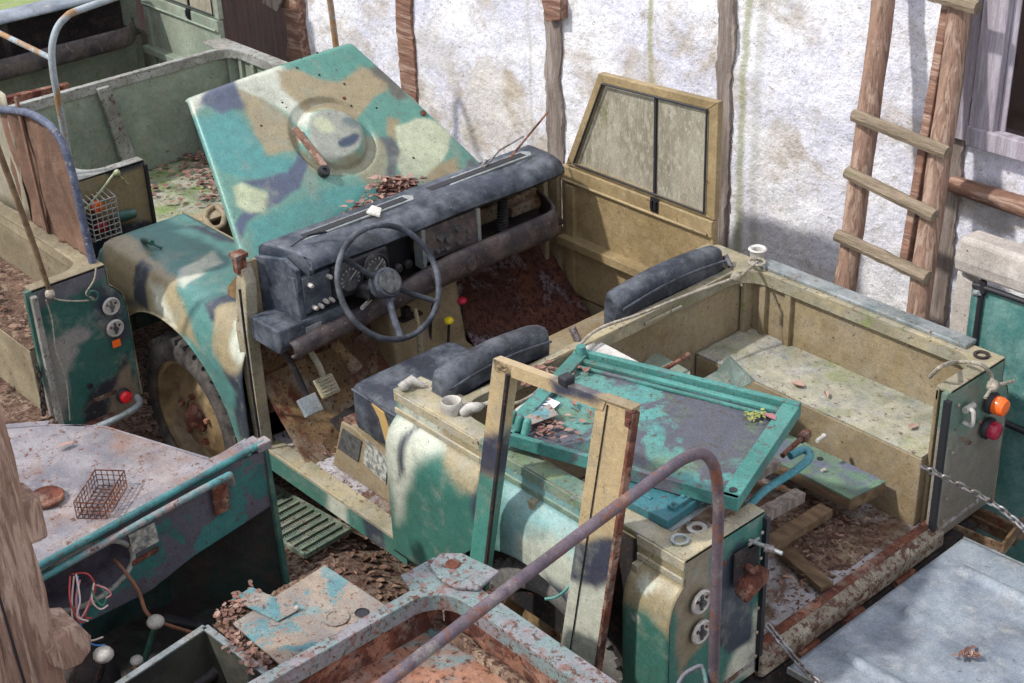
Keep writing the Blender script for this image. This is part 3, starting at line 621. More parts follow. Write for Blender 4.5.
chain('tailgate_chain', smooth_path([(.012, .36, .70), (.14, .375, .605), (.25, .38, .575), (.6, .39, .585)], 4), mv, 'steel')
# sill, floor, seat box
sl = part('sill_panel', gridplate((-2.16, -.02, .43), (.90, 0, 0), (0, 0, .075), 60, 8, .02), 'camo', mv, solid=.01, smooth=False)
paint(sl, (62, 138, 116), [(PAL, [(330, 470), (352, 490), (352, 540), (330, 520)], .02), (DRK, [(362, 495), (390, 520), (390, 560), (366, 540)], .015)], (0, -.02, 0), (0, 1, 0))
part('sill_tread', MB().box((-2.16, -.025, .503), (-1.28, .05, .512)).box((-2.16, -.03, .505), (-1.28, -.022, .52)), 'capping', mv, bevel=.002)
part('footwell_floor', MB().surf([[(-2.2+.95*i/30, .05+1.5*j/60, .505+.006*noise.noise(V((i*.3, j*.3, 1)))) for j in range(61)] for i in range(31)]), 'bedfloor', mv, solid=.01, off=-1)
part('seat_box', MB().box((-1.70, .56, .51), (-1.09, 1.53, .745)).box((-1.66, .13, .51), (-1.09, .56, .745)), 'tan', mv, bevel=.006)
part('seat_box_side', MB().prism([(-1.86, .095, .51), (-1.775, .095, .74), (-1.70, .095, .745), (-1.27, .095, .66), (-1.27, .095, .51)], (0, .03, 0)), 'tan', mv, bevel=.004)
part('seat_box_rim', MB().bar((-1.775, .13, .745), (-1.30, .12, .63), .05, .02), 'rust', mv)
part('instruction_plate', MB().prism([PY(338, 448, .093), PY(343, 428, .093), PY(362, 441, .093), PY(358, 462, .093)], (0, -.002, 0)), 'greyplate', mv)
part('paper_label', MB().prism([PY(363, 462, .093), PY(367, 440, .093), PY(388, 460, .093), PY(386, 484, .093)], (0, -.002, 0)), 'sticker', mv)
part('blue_sticker', MB().prism([PY(389, 480, .093), PY(389, 468, .093), PY(394, 472, .093), PY(394, 485, .093)], (0, -.002, 0)), plain('blue_sticker_print', (60, 90, 190), .5), mv)
part('firewall_lower', MB().box((-2.23, .03, .42), (-2.215, 1.56, .6)), 'tan_rust', mv)
front_bulkhead(mv, 0, 0, 'tan_rust')
part('transmission_cover', MB().prism([(-2.21, .56, .51), (-2.21, .56, 1.02), (-2.09, .56, 1.02), (-2.03, .56, .66), (-1.80, .56, .60), (-1.72, .56, .51)], (0, .36, 0)), 'tan', mv, bevel=.015)
part('stamped_plate', MB().ob((-2.08, .80, .90), (0, .10, 0), (.02, 0, -.10), (.002, 0, 0)), 'greyplate', mv)
part('cover_bracket', MB().box((-2.085, .60, .86), (-2.03, .70, .872)).box((-2.07, .62, .87), (-2.04, .65, .91)), 'dark', mv)
rows = [[(-2.2+.34*i/24, .93+.6*j/30, .86-.33*(i/24)**.8+.012*noise.noise(V((i*.3, j*.3, 3)))) for j in range(31)] for i in range(25)]
part('toeboard', MB().surf(rows), 'rustfloor', mv, solid=.01, off=-1)
part('passenger_floor', MB().surf([[(-1.9+.2*i/12, .93+.6*j/30, .53+.01*noise.noise(V((i*.4, j*.4, 9)))) for j in range(31)] for i in range(13)]), 'rustfloor', mv, solid=.01, off=-1)
rows = [[(-2.2+.28*i/20, .03+.53*j/26, .78-.28*(i/20)**.8+.01*noise.noise(V((i*.3, j*.3, 5)))) for j in range(27)] for i in range(21)]
part('toeboard', MB().surf(rows), 'tan_rust', mv, solid=.01, off=-1)
for y in (1.50, 1.55): part('door_pillar', MB().box((-2.2, y-.02, .5), (-2.15+.03*(y > 1.52), y+.005, 1.24)), 'tan', mv, bevel=.004)
part('inner_wall', MB().box((-2.2, 1.555, .5), (-1.27, 1.562, .63)), 'tan', mv)
# door pillar near side with seals
dp = part('door_pillar', MB().prism([(-2.20, -.03, .5), (-2.23, -.03, 1.0), (-2.23, .0, 1.20), (-2.19, .0, 1.27), (-2.165, .0, 1.2), (-2.165, -.02, 1.0), (-2.15, -.03, .5)], (0, .05, 0)), 'capping', mv, bevel=.004)
part('door_seal', MB().tube(smooth_path([(-2.15, -.035, 1.2), (-2.148, -.04, 1.0), (-2.14, -.045, .8), (-2.135, -.045, .52)], 6), 0.005, 8), 'black', mv, smooth=True)
part('rusty_screen_bracket', MB().box((-2.215, -.015, 1.24), (-2.185, .03, 1.31)).box((-2.225, -.02, 1.30), (-2.175, .035, 1.318)), 'rust', mv, bevel=.003)
dashboard(mv, 0, 0)
sw = steering_wheel(mv, (-1.83, .385, 1.185), (.86, 0, .5))
# pedals
def pedal(pad, arm, m, armm, ribs=False, label=None):
    a = part('pedal', MB().tube(smooth_path(arm, 5), .013, 8, flat=.6), armm, mv, smooth=True)
    c = V(arm[-1]); n = V((.75, 0, .66)); s = V((0, 1, 0)); u = n.cross(s).normalized()
    w, h = pad
    o = part('pedal_pad', MB().ob(c-s*w/2-u*h/2, s*w, u*h, n.normalized()*.014), m, a, bevel=.005, label=label)
    if ribs:
        for i in range(5): part('rib', MB().ob(c-s*w*.36-u*h*(.38-.17*i)+n.normalized()*.014, s*w*.72, u*h*.07, n.normalized()*.006), 'capping', a)
pedal((.085, .075), [(-2.2, .05, .98), (-2.06, .06, .95), (-1.97, .075, .80), (-1.93, .065, .755)], 'galv', 'dark')
pedal((.085, .08), [(-2.15, .15, 1.02), (-2.07, .155, .95), (-1.99, .165, .86), (-1.95, .16, .79)], 'capping', 'capping', True)
part('pedal', MB().tube(smooth_path([(-2.2, .24, 1.02), (-2.1, .26, .95), (-2.02, .30, .85), (-1.98, .33, .78)], 5), [.012]*8+[.02]*4+[.026]*4, 10, flat=.5), 'tan_rust', mv, smooth=True)
part('accelerator_plate', MB().ob((-2.0, .19, .60), (.12, 0, -.06), (0, .14, .02), (.0, 0, .01)), 'dark', mv, bevel=.008)
# levers
def lever(pts, r, m, knob=None, km=None, label=None, parent=mv, nm='gear_lever'):
    o = part(nm, MB().tube(smooth_path(pts, 5), r, 8), m, parent, smooth=True)
    if knob: part('knob', MB().ball(V(pts[-1])+V((0, 0, knob*.3)), knob, 14, (1, 1, .75)), km, o, smooth=True, label=label)
k1 = PY(462, 302, .92); lever([PY(462, 345, .92), k1], .006, 'black', .021, 'redknob', 'red knob')
k2 = PY(449, 322, .80); lever([PY(448, 348, .80), k2], .006, 'black', .021, 'yellow', 'yellow knob')
lever([PY(421, 352, .62), PY(419, 330, .62), PY(415, 308, .62)], [.014]*6+[.009]*5, 'capping', nm='hand_brake')
lever([PY(430, 345, .74), PY(432, 310, .74), PY(441, 285, .74)], .006, 'black')
# driver's seat cushion with torn corner
def cushion(x0, x1, y0, y1, z0, z1):
    n = 26; rows = []
    cx, cy = (x0+x1)/2, (y0+y1)/2; hx, hy = (x1-x0)/2, (y1-y0)/2
    def sq(t, p=12):
        c, s = math.cos(t), math.sin(t); return math.copysign(abs(c)**(2/p), c), math.copysign(abs(s)**(2/p), s)
    for sc, z in [(0.0, z1+.008), (.5, z1+.008), (.9, z1+.002), (.97, z1-.006), (.995, z1-.018), (1, z1-.06), (1, z0+.03), (.985, z0), (.0, z0)]:
        rows.append([(cx+hx*sc*sq(2*math.pi*j/64)[0], cy+hy*sc*sq(2*math.pi*j/64)[1], z+.004*noise.noise(V((sc*5, j*.25, 0)))) for j in range(64)])
    return MB().surf(rows, True)
sc_ = part('seat_cushion', cushion(-1.68, -1.19, .075, .56, .78, .95), 'vinyl', mv, smooth=True)
part('piping', MB().tube([(-1.655, .078, .938), (-1.45, .074, .938), (-1.21, .078, .938)], .005, 6), 'vinyl', sc_, smooth=True)
part('torn_foam', MB().prism([PY(372, 402, .076), PY(385, 412, .076), PY(391, 430, .076), PY(393, 452, .076), PY(386, 440, .076), PY(380, 418, .076)], (0, -.006, 0)), 'foam', sc_, bevel=.003)
seat_back(mv, .08, .56, x=-1.165, zt=1.20)
seat_back(mv, .86, 1.44, x=-1.145, zt=1.205)
for y in (.66, 1.46): part('seat_strap_stub', MB().tube([(-1.10, y, 1.12), (-1.13, y, 1.16)], .014, 8), 'steel', mv)
part('capping_bead', MB().tube([(-1.066, .33, 1.124), (-1.064, .60, 1.124)], .007, 6), 'capping', mv, smooth=True)
part('capping_bead', MB().tube([(-1.058, .95, 1.09), (-1.056, 1.14, 1.09)], .007, 6), 'capping', mv, smooth=True)
part('arch_shade_sheet', MB().box((-1.0, .032, .52), (-.02, .038, 1.06)), 'dark', mv)  # added dark sheet: stands in for the shade seen through the side gap
door(mv, 0, 0, 'frametan', 'glass')
# near front wing
WP = resample([(.42, .985), (.12, 1.0), (.055, .998), (.015, .98), (-.02, .93), (-.045, .87), (-.058, .80), (-.06, .45)], 60)
def wing(root, ox, oy, m, mirror=False, name='front_wing'):
    xs = [-3.385, -3.384, -3.383, -3.38, -3.372, -3.358, -3.34, -3.315, -3.285]+frange(-3.27, -2.19, 78)
    dr = [.50, .25, .14, .10, .06, .03, .014, .004, 0]+[0]*78
    rows = []
    for x, d in zip(xs, dr):
        zc = arch(x, -2.76, .49, .37, .86) if x > -3.30 else .60
        if -3.30 < x < -3.27 or x <= -3.27: zc = max(zc, .72)
        rows.append([(ox+x, oy+(1.58-y if mirror else y)+(.03 if x < -3.2 and y < .1 else 0)*((-3.2-x)/.18)*(-1 if mirror else 1), min(max(z, zc), 1.0-d)) for y, z in WP])
    mb = MB().surf(rows)
    return part(name, mb, m, root, solid=.004, smooth=True)
w = wing(mv, 0, 0, 'camo')
paint(w, (76, 148, 134), [
    (BEI, [(150, 190), (200, 208), (228, 240), (215, 205), (235, 190), (200, 180)], .02),
    (BEI, [(95, 225), (122, 232), (160, 262), (178, 282), (190, 320), (200, 350), (170, 330), (140, 340), (100, 320)], .018),
    (PAL, [(150, 280), (162, 290), (175, 325), (168, 322), (155, 300)], .03),
    (DRK, [(133, 268), (142, 258), (155, 268), (146, 285), (149, 308), (138, 320), (134, 300)], .012),
    (DRK, [(170, 216), (195, 218), (200, 226), (180, 226)], .012),
    (PAL, [(175, 280), (215, 250), (222, 262), (186, 286)], .012),
    (BEI, [(212, 305), (248, 292), (262, 300), (262, 460), (235, 460), (222, 400), (214, 350)], .018),
    (PAL, [(238, 320), (252, 322), (246, 370), (238, 362), (232, 345)], .02),
    (DRK, [(205, 300), (222, 296), (245, 292), (247, 300), (218, 306), (211, 325), (207, 320)], .010),
    (DRK, [(214, 385), (224, 370), (236, 372), (246, 360), (256, 380), (262, 440), (242, 440), (232, 405)], .015)], (0, -.0, .98), (0, -.75, .66), cast=True)
part('wing_mirror_stub', MB().tube([PZ(143, 240, 1.0), PZ(147, 240, 1.04), PZ(152, 243, 1.04)], .012, 8).tube([PZ(150, 243, 1.02), PZ(162, 248, 1.005)], .005, 6), 'green', w, smooth=True)
fw = wing(mv, 0, 0, 'camo', mirror=True); noisecamo(fw, [TEAL, BEI, DRK, PAL])
inr = MB(); inr.box((-3.36, .42, .70), (-2.24, .43, .985)); part('inner_wing', inr, 'tan', mv)
part('front_panel', MB().box((-3.37, .40, .60), (-3.35, 1.18, .95)).box((-3.36, .40, .94), (-3.26, 1.18, .955)), 'tan', mv, bevel=.004)
part('air_duct_rim', MB().tube(smooth_path([PZ(205, 216, .96), PZ(215, 207, .96), PZ(224, 214, .96), PZ(222, 226, .96), PZ(212, 228, .96)], 5, True), .014, 8, closed=True), 'tan', mv, smooth=True)
part('engine_block', MB().box((-3.1, .6, .5), (-2.4, 1.0, .88)).box((-2.95, .64, .88), (-2.5, .80, .98)), 'dark', mv, bevel=.02)
wheel(mv, (-2.67, .03, .415), r=.365)
wheel(mv, (-.60, .10, .37), r=.37, m='tyre_pale'); 
wheel(mv, (-2.80, 1.53, .40), r=.385, face=1); wheel(mv, (-.60, 1.46, .37), r=.37, face=1)
part('chassis_rail', MB().box((-3.3, .42, .34), (0, .5, .46)), 'dark', mv); part('chassis_rail', MB().box((-3.3, 1.08, .34), (0, 1.16, .46)), 'dark', mv)
for x in (-2.8, -.6): part('axle', MB().tube([(x, .1, .385), (x, 1.48, .385)], .045, 12).ball((x, .85, .385), .12), 'dark', mv, smooth=True)
# bonnet raised on its hinges
BD, BC = V((-2.325, .10, 1.17)), V((-2.345, 1.37, 1.17)); BA, BB = PY(187, 96, .27), PY(351, 40, 1.12)
bn_ = (BC-BD).cross(BA-BD).normalized()
BA = PP(187, 96, BD, bn_); BB = PP(351, 40, BD, bn_)
BD2 = BD-(BA-BD)*.08; BC2 = BC-(BB-BC)*.08
if bn_.dot(CAM-BD) < 0: bn_ = -bn_
dc = PP(332, 139, BD, bn_); rows = []
nu, nv = 110, 130; Wd = (BC-BD).length
for i in range(nu+1):
    u = i/nu; row = []
    for j in range(nv+1):
        v = j/nv; p = (BD2*(1-v)+BC2*v)*(1-u)+(BA*(1-v)+BB*v)*u
        r = (p-dc).length; h = 0
        # spare wheel dish: shallow ring then raised dome
        if r < .19: h += -.016*min(1, (.19-r)/.012)
        if r < .150: h += .020*min(1, (.150-r)/.01)+.022*min(1, max(0, .14-r)/.03)
        ed = min(u, v, 1-v); h += .012*math.sin(math.pi*v)+.010*math.sin(math.pi*u)
        if 1-u < .035: h -= .02*((.035-(1-u))/.035)**2
        if min(v, 1-v) < .02: h -= .018*((.02-min(v, 1-v))/.02)**2
        # clipped front near corner
        row.append(p+bn_*h)
    rows.append(row)
bo = part('bonnet', MB().surf(rows), 'camo', mv, solid=.006, smooth=True)
paint(bo, (96, 164, 140), [
    (PAL, [(187, 96), (236, 78), (280, 64), (296, 100), (312, 118), (300, 135), (288, 120), (262, 100), (240, 92), (215, 100), (195, 112)], .02),
    ((78, 158, 134), [(276, 62), (348, 36), (380, 69), (357, 68), (337, 80), (310, 79), (293, 70)], .014),
    (BEI, [(276, 72), (293, 72), (310, 80), (337, 80), (357, 66), (374, 70), (390, 80), (384, 98), (365, 118), (345, 124), (328, 112), (310, 116), (296, 106), (280, 88)], .016),
    ((104, 104, 92), [(368, 68), (378, 66), (390, 76), (402, 86), (408, 98), (400, 103), (390, 96), (386, 84), (372, 74)], .014),
    ((84, 162, 138), [(357, 118), (385, 94), (398, 104), (412, 106), (430, 112), (452, 130), (500, 166), (480, 184), (462, 158), (450, 135), (440, 124), (400, 126), (385, 142), (365, 136)], .014),
    (BEI, [(388, 118), (398, 122), (396, 146), (386, 138)], .012),
    ((200, 208, 168), [(396, 130), (416, 120), (436, 124), (450, 132), (446, 148), (436, 168), (422, 180), (404, 180), (396, 160)], .012),
    (BEI, [(418, 180), (440, 164), (456, 158), (464, 180), (434, 194)], .016),
    ((150, 148, 116), [(366, 138), (384, 142), (386, 170), (392, 196), (374, 190), (350, 176), (320, 176), (300, 168), (296, 150), (330, 162), (362, 158)], .02),
    ((96, 102, 104), [(378, 140), (390, 140), (398, 152), (396, 180), (394, 200), (384, 190), (386, 165)], .012),
    ((96, 106, 104), [(466, 162), (472, 158), (478, 176), (468, 180)], .01),
    ((168, 154, 116), [(237, 91), (258, 96), (278, 114), (297, 138), (292, 156), (266, 154), (250, 130), (240, 108)], .014),
    ((76, 164, 152), [(192, 118), (234, 114), (250, 134), (266, 154), (296, 166), (293, 180), (264, 180), (218, 178)], .014),
    ((88, 100, 124), [(206, 84), (237, 73), (242, 111), (224, 117), (202, 104)], .014),
    ((88, 100, 124), [(236, 184), (262, 180), (284, 178), (297, 154), (306, 166), (298, 190), (280, 204), (262, 210), (250, 224), (242, 246), (236, 230), (244, 212), (262, 206), (268, 194)], .010),
    ((196, 206, 160), [(231, 192), (240, 186), (266, 196), (264, 212), (250, 214), (234, 204)], .012),
    ((72, 162, 148), [(249, 228), (280, 208), (308, 198), (340, 190), (372, 189), (396, 200), (362, 228), (320, 250), (279, 262), (250, 268)], .016),
    ((164, 168, 150), ell(333, 138, 30, 24, 10), .006), ((196, 200, 160), ell(320, 132, 10, 9, 15), .010), ((66, 82, 104), ell(345, 147, 13, 6, -20), .008), ((110, 130, 128), ell(345, 128, 9, 5, 30), .008),
], BD, bn_)
for px, py in ((343, 101), (280, 121), (384, 154), (422, 115)):
    rivet(PP(px, py, BD, bn_)+bn_*.014, bn_, .014, .004, 'rust', bo, 'grommet')
for px, py in ((316, 55), (296, 70), (318, 77), (281, 105), (260, 128), (329, 126), (339, 142), (285, 110), (350, 108), (412, 160), (300, 60), (343, 86), (375, 110)): rivet(PP(px, py, BD, bn_)+bn_*.016, bn_, .005, .003, 'dark', bo, 'screw')
cl = part('spare_wheel_clamp', MB().bar(PP(291, 133, BD, bn_)+bn_*.04, PP(322, 172, BD, bn_)+bn_*.04, .028, .012, up=bn_), 'woodred', bo, bevel=.003)
part('clamp_nut', MB().lathe([(.022, .0), (.026, .012), (.022, .026), (.01, .028), (.009, .02), (.001, .02)], PP(321, 176, BD, bn_)+bn_*.022, bn_, 16), 'rubber', cl, smooth=True)
for py_ in (.35, 1.05): part('bonnet_hinge', MB().tube([(-2.33, py_, 1.14), (-2.33, py_+.06, 1.14)], .014, 8), 'dark', bo)
# wipers
wp = part('wiper_arm', MB().tube([PZ(282, 253, 1.31), PZ(300, 240, 1.35), PZ(308, 236, 1.36)], .003, 6), 'black', mv)
part('wiper_blade', MB().tube([PZ(306, 236, 1.36), PZ(318, 233, 1.36), PZ(327, 232, 1.36)], [.004, .010, .006], 8, flat=.6), 'black', wp)
wp = part('wiper_arm', MB().tube([PZ(484, 168, 1.33), PZ(500, 150, 1.36), PZ(524, 136, 1.38)], .004, 6).tube([PZ(478, 174, 1.31), PZ(486, 160, 1.33)], [.014, .005], 8), 'steel', mv)
part('wiper_blade', MB().tube([PZ(510, 158, 1.36), PZ(547, 113, 1.44)], .005, 6), 'rust', wp)
part('white_cap', MB().prism([PZ(366, 214, 1.33), PZ(372, 207, 1.35), PZ(382, 210, 1.35), PZ(380, 218, 1.33)], (0, 0, .01)), 'white', mv, bevel=.003)
# ------------------------------------------------------------------ leaves
def leaves(name, pts, m='leaf', size=.03, parent=None, lift=.004, seed=1, curl=.5):
    rd = random.Random(seed); mb = MB()
    size *= .8 if len(pts) > 8 else 1
    for p in pts:
        p = V(p); s = size*rd.uniform(.45, 1.45); a = rd.uniform(0, 6.283); d = V((math.cos(a), math.sin(a), rd.uniform(-.35, .35)*curl)).normalized()
        sd = V((-d.y, d.x, rd.uniform(-.5, .5)*curl)).normalized(); up = d.cross(sd)*(-1 if d.cross(sd).z < 0 else 1)
        f = rd.uniform(.05, .45)*s*curl; c = p+V((0, 0, lift+rd.uniform(0, .5)*size*curl))
        w = s*rd.uniform(.16, .42); vs = [c-d*s*.5, c-d*s*.15+sd*w+up*f, c+d*s*.25+sd*w*.8+up*f, c+d*s*.55+up*f*.6, c+d*s*.25-sd*w*.8+up*f, c-d*s*.15-sd*w+up*f, c+up*f*.1]
        mb.add(vs, [(0, 6, 1), (1, 6, 2), (2, 6, 3), (3, 6, 4), (4, 6, 5), (5, 6, 0)])
    return part(name, mb, m, parent)
def scatter(poly, z, n, seed=1, dz=0.0):
    rd = random.Random(seed); P = [PZ(x, y, z) for x, y in poly]; xs = [p.x for p in P]; ys = [p.y for p in P]; out = []
    while len(out) < n:
        x, y = rd.uniform(min(xs), max(xs)), rd.uniform(min(ys), max(ys)); c = False
        for i in range(len(P)):
            a, b = P[i], P[i-1]
            if (a.y > y) != (b.y > y) and x < (b.x-a.x)*(y-a.y)/(b.y-a.y)+a.x: c = not c
        if c: out.append((x, y, z+rd.uniform(0, dz)))
    return out
# ---- grey-green vehicle ahead ---------------------------------------
O2 = (-3.72, .12)
v2 = thing('off_road_vehicle', 'grey-green open off-road vehicle at upper left with mossy bed floor and pale roof hoop', 'vehicle', (O2[0]-1.6, O2[1]+.79, 0), 'stripped off-road vehicles')
tub(v2, *O2, 'v2rail', 'v2', 'v2', 'v2floor', L=1.15)
side_panel(v2, *O2, -1.28, 0, 'v2', ar=(-.6, .42), step=.03); side_panel(v2, *O2, -1.28, 0, 'v2', mirror=True, ar=(-.6, .42), step=.03)
wr = MB().prism([(O2[0]-1.11, O2[1]+.77, .57), (O2[0]-1.11, O2[1]+.69, 1.1), (O2[0]-1.11, O2[1]+.76, 1.1), (O2[0]-1.11, O2[1]+.86, .57)], (.03, 0, 0)); part('bulkhead_rib', wr, 'v2rail', v2, bevel=.006)
c2 = corner_panel(v2, *O2, 'camo'); noisecamo(c2, [(158, 140, 102), (158, 140, 102), (52, 60, 72), (90, 132, 118)], 3.2, 4.0)
part('bed_flange', MB().box((O2[0]-.02, O2[1]+.33, .56), (O2[0]+.014, O2[1]+.345, 1.1)), 'rubber', v2)
part('tail_reflector', MB().tube([PX(112, 218, O2[0]+.03), PX(118, 217, O2[0]+.04), PX(134, 213, O2[0]+.035)], [.02, .028, .022], 12), 'green', c2, smooth=True)
la = lamp(c2, V((O2[0]+.012, O2[1]+.055, .99)), .03, 'orange', deep=.04, label='orange lens'); lb = lamp(c2, V((O2[0]+.012, O2[1]+.06, .89)), .03, 'maroon', deep=.03, label='dark red lens')
cg = MB(); gx = O2[0]+.085
for i in range(6): cg.tube([(O2[0]+.012, O2[1]+.0+.026*i, 1.045), (gx, O2[1]+.0+.026*i, 1.03), (gx, O2[1]+.0+.026*i, .85), (O2[0]+.012, O2[1]+.0+.026*i, .835)], .0028, 5)
for i in range(8): cg.tube([(O2[0]+.012, O2[1]+.0, 1.03-.025*i), (gx, O2[1]+.0, 1.03-.025*i), (gx, O2[1]+.13, 1.03-.025*i), (O2[0]+.012, O2[1]+.13, 1.03-.025*i)], .0028, 5)
part('lamp_guard', cg, 'white', c2, label='white wire lamp guard')
door(v2, *O2, 'v2', 'glass')
P2 = lambda x, y, z: V((O2[0]+x, O2[1]+y, z))
front_bulkhead(v2, *O2, 'v2')
part('dash_pad', MB().surf([[P2(x, y, z) for x, z in resample([(-2.205, 1.2), (-2.19, 1.29), (-2.05, 1.312), (-1.98, 1.28)], 10)] for y in frange(.05, 1.45, 20)]), 'tailgate', v2, solid=.012, smooth=True)
part('dash_frame', MB().box(P2(-2.2, .05, 1.02), P2(-2.19, 1.45, 1.26)).box(P2(-2.18, .05, 1.02), P2(-1.99, 1.45, 1.035)).box(P2(-2.02, .62, 1.03), P2(-2.0, .66, 1.27)), 'dark', v2)
part('shelf_lip', MB().surf([[P2(-1.93-.15*max(0, (y-1.3)/.15)**2+a, y, 1.0+b) for a, b in resample([(-.02, -.01), (0, 0), (.01, .05), (-.005, .10)], 8)] for y in frange(.05, 1.45, 30)]), 'leather', v2, solid=.012, smooth=True)
for y in (.42, .48): part('gauge', MB().lathe([(.02, 0), (.02, .012), (.001, .014)], P2(-1.985, y, 1.14), (1, 0, .1), 16), 'black', v2, smooth=True)
part('lower_dash_panel', MB().box(P2(-2.2, .05, .6), P2(-2.185, 1.5, 1.02)), 'v2', v2)
part('bonnet', gridplate(P2(-3.35, .12, 1.05), (1.02, 0, .10), (0, 1.34, 0), 12, 12, .02), mat('mossy_green_bonnet', (140, 156, 92), (170, 176, 120), scale=5, moss=.7, mossc=(130, 160, 70), dust=.3, rough=.9), v2, solid=.02, off=-1)
part('scuttle_rail', MB().prism([P2(-2.33, .05, 1.15), P2(-2.33, .05, 1.20), P2(-2.21, .05, 1.27), P2(-2.21, .05, 1.2)], (0, 1.45, 0)), 'v2rail', v2, bevel=.006)
part('seat_box', MB().box(P2(-1.75, .1, .5), P2(-1.13, 1.5, .76)), 'v2', v2, bevel=.006)
part('seat_frame', MB().bar(P2(-1.35, .05, 1.08), P2(-1.27, .62, 1.08), .04, .06).bar(P2(-1.22, .05, 1.05), P2(-1.22, .6, 1.05), .06, .02), 'rust', v2, bevel=.004)
part('seat_cloth', MB().surf([[P2(-1.6+.3*i/12, .1+.45*j/14, 1.0+.035*noise.noise(V((i*.4, j*.4, 2)))-.02*abs(i-6)/6) for j in range(15)] for i in range(13)]), 'vinyl', v2, solid=.02, smooth=True)
lever([P2(-1.9, .35, .8), P2(-1.88, .38, 1.0), P2(-1.86, .39, 1.12)], .006, 'black', .026, 'white', parent=v2)
hx = O2[0]-.08
hp = smooth_path([(hx, .14, 1.12), (hx, .143, 1.4), (hx, .146, 1.62), (hx, .175, 1.74), (hx, .24, 1.81), (hx, .36, 1.835), (hx, .9, 1.87), (hx, 1.35, 1.83), (hx, 1.52, 1.78), (hx, 1.60, 1.66), (hx, 1.62, 1.4), (hx, 1.63, 1.12)], 8)
ho = part('roof_hoop', MB().tube(hp, .0155, 12), 'pipe2', v2, smooth=True)
part('hoop_tie', MB().tube([(hx, .15, 1.655), (hx-.7, .16, 1.655), (hx-1.2, .16, 1.65)], .013, 10), 'pipe2', ho, smooth=True)
for x in (-2.74, -.6): 
    for y, f_ in ((.06, -1), (1.5, 1)): wheel(v2, P2(x, y, .37), face=f_)
wg = wing(v2, *O2, 'camo'); noisecamo(wg, [(150, 160, 140)]); wg = wing(v2, *O2, 'camo', mirror=True); noisecamo(wg, [(150, 160, 140)])
stuff(leaves('fallen_leaves', scatter([(140, 240), (150, 165), (190, 140), (215, 150), (225, 210), (230, 250), (160, 235)], .585, 110, 3)+scatter([(165, 150), (205, 140), (212, 165), (190, 160)], .585, 90, 4)+scatter([(195, 165), (215, 165), (222, 200), (200, 200)], .585, 60, 5), 'leafred', .045, seed=3), 'reddish dead leaves on the mossy bed floor of the grey-green vehicle', 'leaves')
r2 = part('rope', MB().tube(smooth_path([PX(83, 212, O2[0]+.05), PX(100, 192, O2[0]+.05), PX(113, 175, O2[0]+.03), PX(118, 170, O2[0]+.03)], 5), .006, 8).ball(PX(117, 173, O2[0]+.035), .016, 8).tube([PX(117, 173, O2[0]+.035), PX(128, 184, O2[0]+.03)], .005, 6), mat('green_white_rope', (190, 196, 150), scale=60, rough=.9), smooth=True)
tag(r2, 'pale green knotted cord on the khaki corner panel beside the wire lamp guard', 'rope')
# ---- left vehicle: tub with lamp panel ------------------------------
O3 = (-2.86, -1.79)
v3 = thing('off_road_vehicle', 'sandy open vehicle bed at the left edge with a dark green tail panel', 'vehicle', (O3[0]-.8, O3[1]+1.2, 0), 'stripped off-road vehicles')
tub(v3, *O3, 'v3', 'v3', 'dirt', 'dirt', L=1.75, ext=1.95)
side_panel(v3, *O3, -1.95, 0, 'v3', mirror=True, step=.03)
c3 = corner_panel(v3, *O3, 'camo', mirror=True, zb=.45)
paint(c3, (40, 112, 96), [((104, 104, 112), [(30, 290), (105, 262), (108, 278), (60, 300), (34, 312)], .01), ((150, 144, 138), ell(74, 336, 20, 9, -15), .01), ((158, 152, 144), [(44, 330), (60, 340), (78, 350), (70, 375), (68, 420), (50, 430), (42, 370)], .015), (BLK, [(128, 350), (118, 372), (100, 385), (90, 400), (80, 430), (100, 430), (118, 400), (140, 380)], .012), ((140, 122, 100), [(118, 372), (132, 360), (145, 430), (100, 430), (110, 400)], .01), (DRK, [(96, 285), (120, 285), (128, 340), (112, 345), (98, 320)], .01)], (O3[0], 0, 0), (1, 0, 0))
for px, py in ((111, 306), (115, 328)): empty_lamp(c3, PX(px, py, O3[0]+.022), .034)
lamp(c3, PX(123, 395, O3[0]+.022), .027, 'red', deep=.02, name='round_reflector', label='bright red round reflector')
part('orange_tab', MB().ob(PX(113, 348, O3[0]+.024), (0, .035, 0), (0, 0, .03), (.004, 0, 0)), 'orange', c3)
part('filler_hole', MB().lathe([(.014, 0), (.014, .006), (.008, .006), (.007, .0), (.001, 0)], PX(90, 386, O3[0]+.022), (1, 0, 0), 16), 'rubber', c3)
part('hasp', MB().tube(smooth_path([PX(85, 412, O3[0]+.03), PX(92, 403, O3[0]+.04), PX(101, 403, O3[0]+.03)], 4), .006, 8), 'dark', c3)
part('shackle_ring', MB().tube([PX(93+5*math.cos(t), 296+5*math.sin(t), O3[0]+.03) for t in [6.283*i/16 for i in range(16)]], .005, 6, closed=True), 'green', c3)
part('tailgate_seal', MB().box((O3[0]-.004, O3[1]+1.255, .45), (O3[0]+.025, O3[1]+1.28, 1.1)), 'v2rail', v3, bevel=.004)
part('towing_tube', MB().tube(smooth_path([PX(137, 397, O3[0]+.05), PX(140, 402, O3[0]+.09), PX(134, 409, O3[0]+.12), PX(105, 424, O3[0]+.12), PX(70, 436, O3[0]+.12)], 6), .014, 10), 'galv', v3, smooth=True)
part('rear_sill', MB().box((O3[0]-.03, O3[1]+.3, .50), (O3[0]+.03, O3[1]+1.25, .56)).box((O3[0]-.02, O3[1]+.1, .36), (O3[0]+.03, O3[1]+1.5, .48)), 'rust', v3, bevel=.006)
chain('tailgate_chain', [PX(37, 365, O3[0]), PX(41, 385, O3[0]), PX(44, 415, O3[0]+.01)], v3, 'dark')
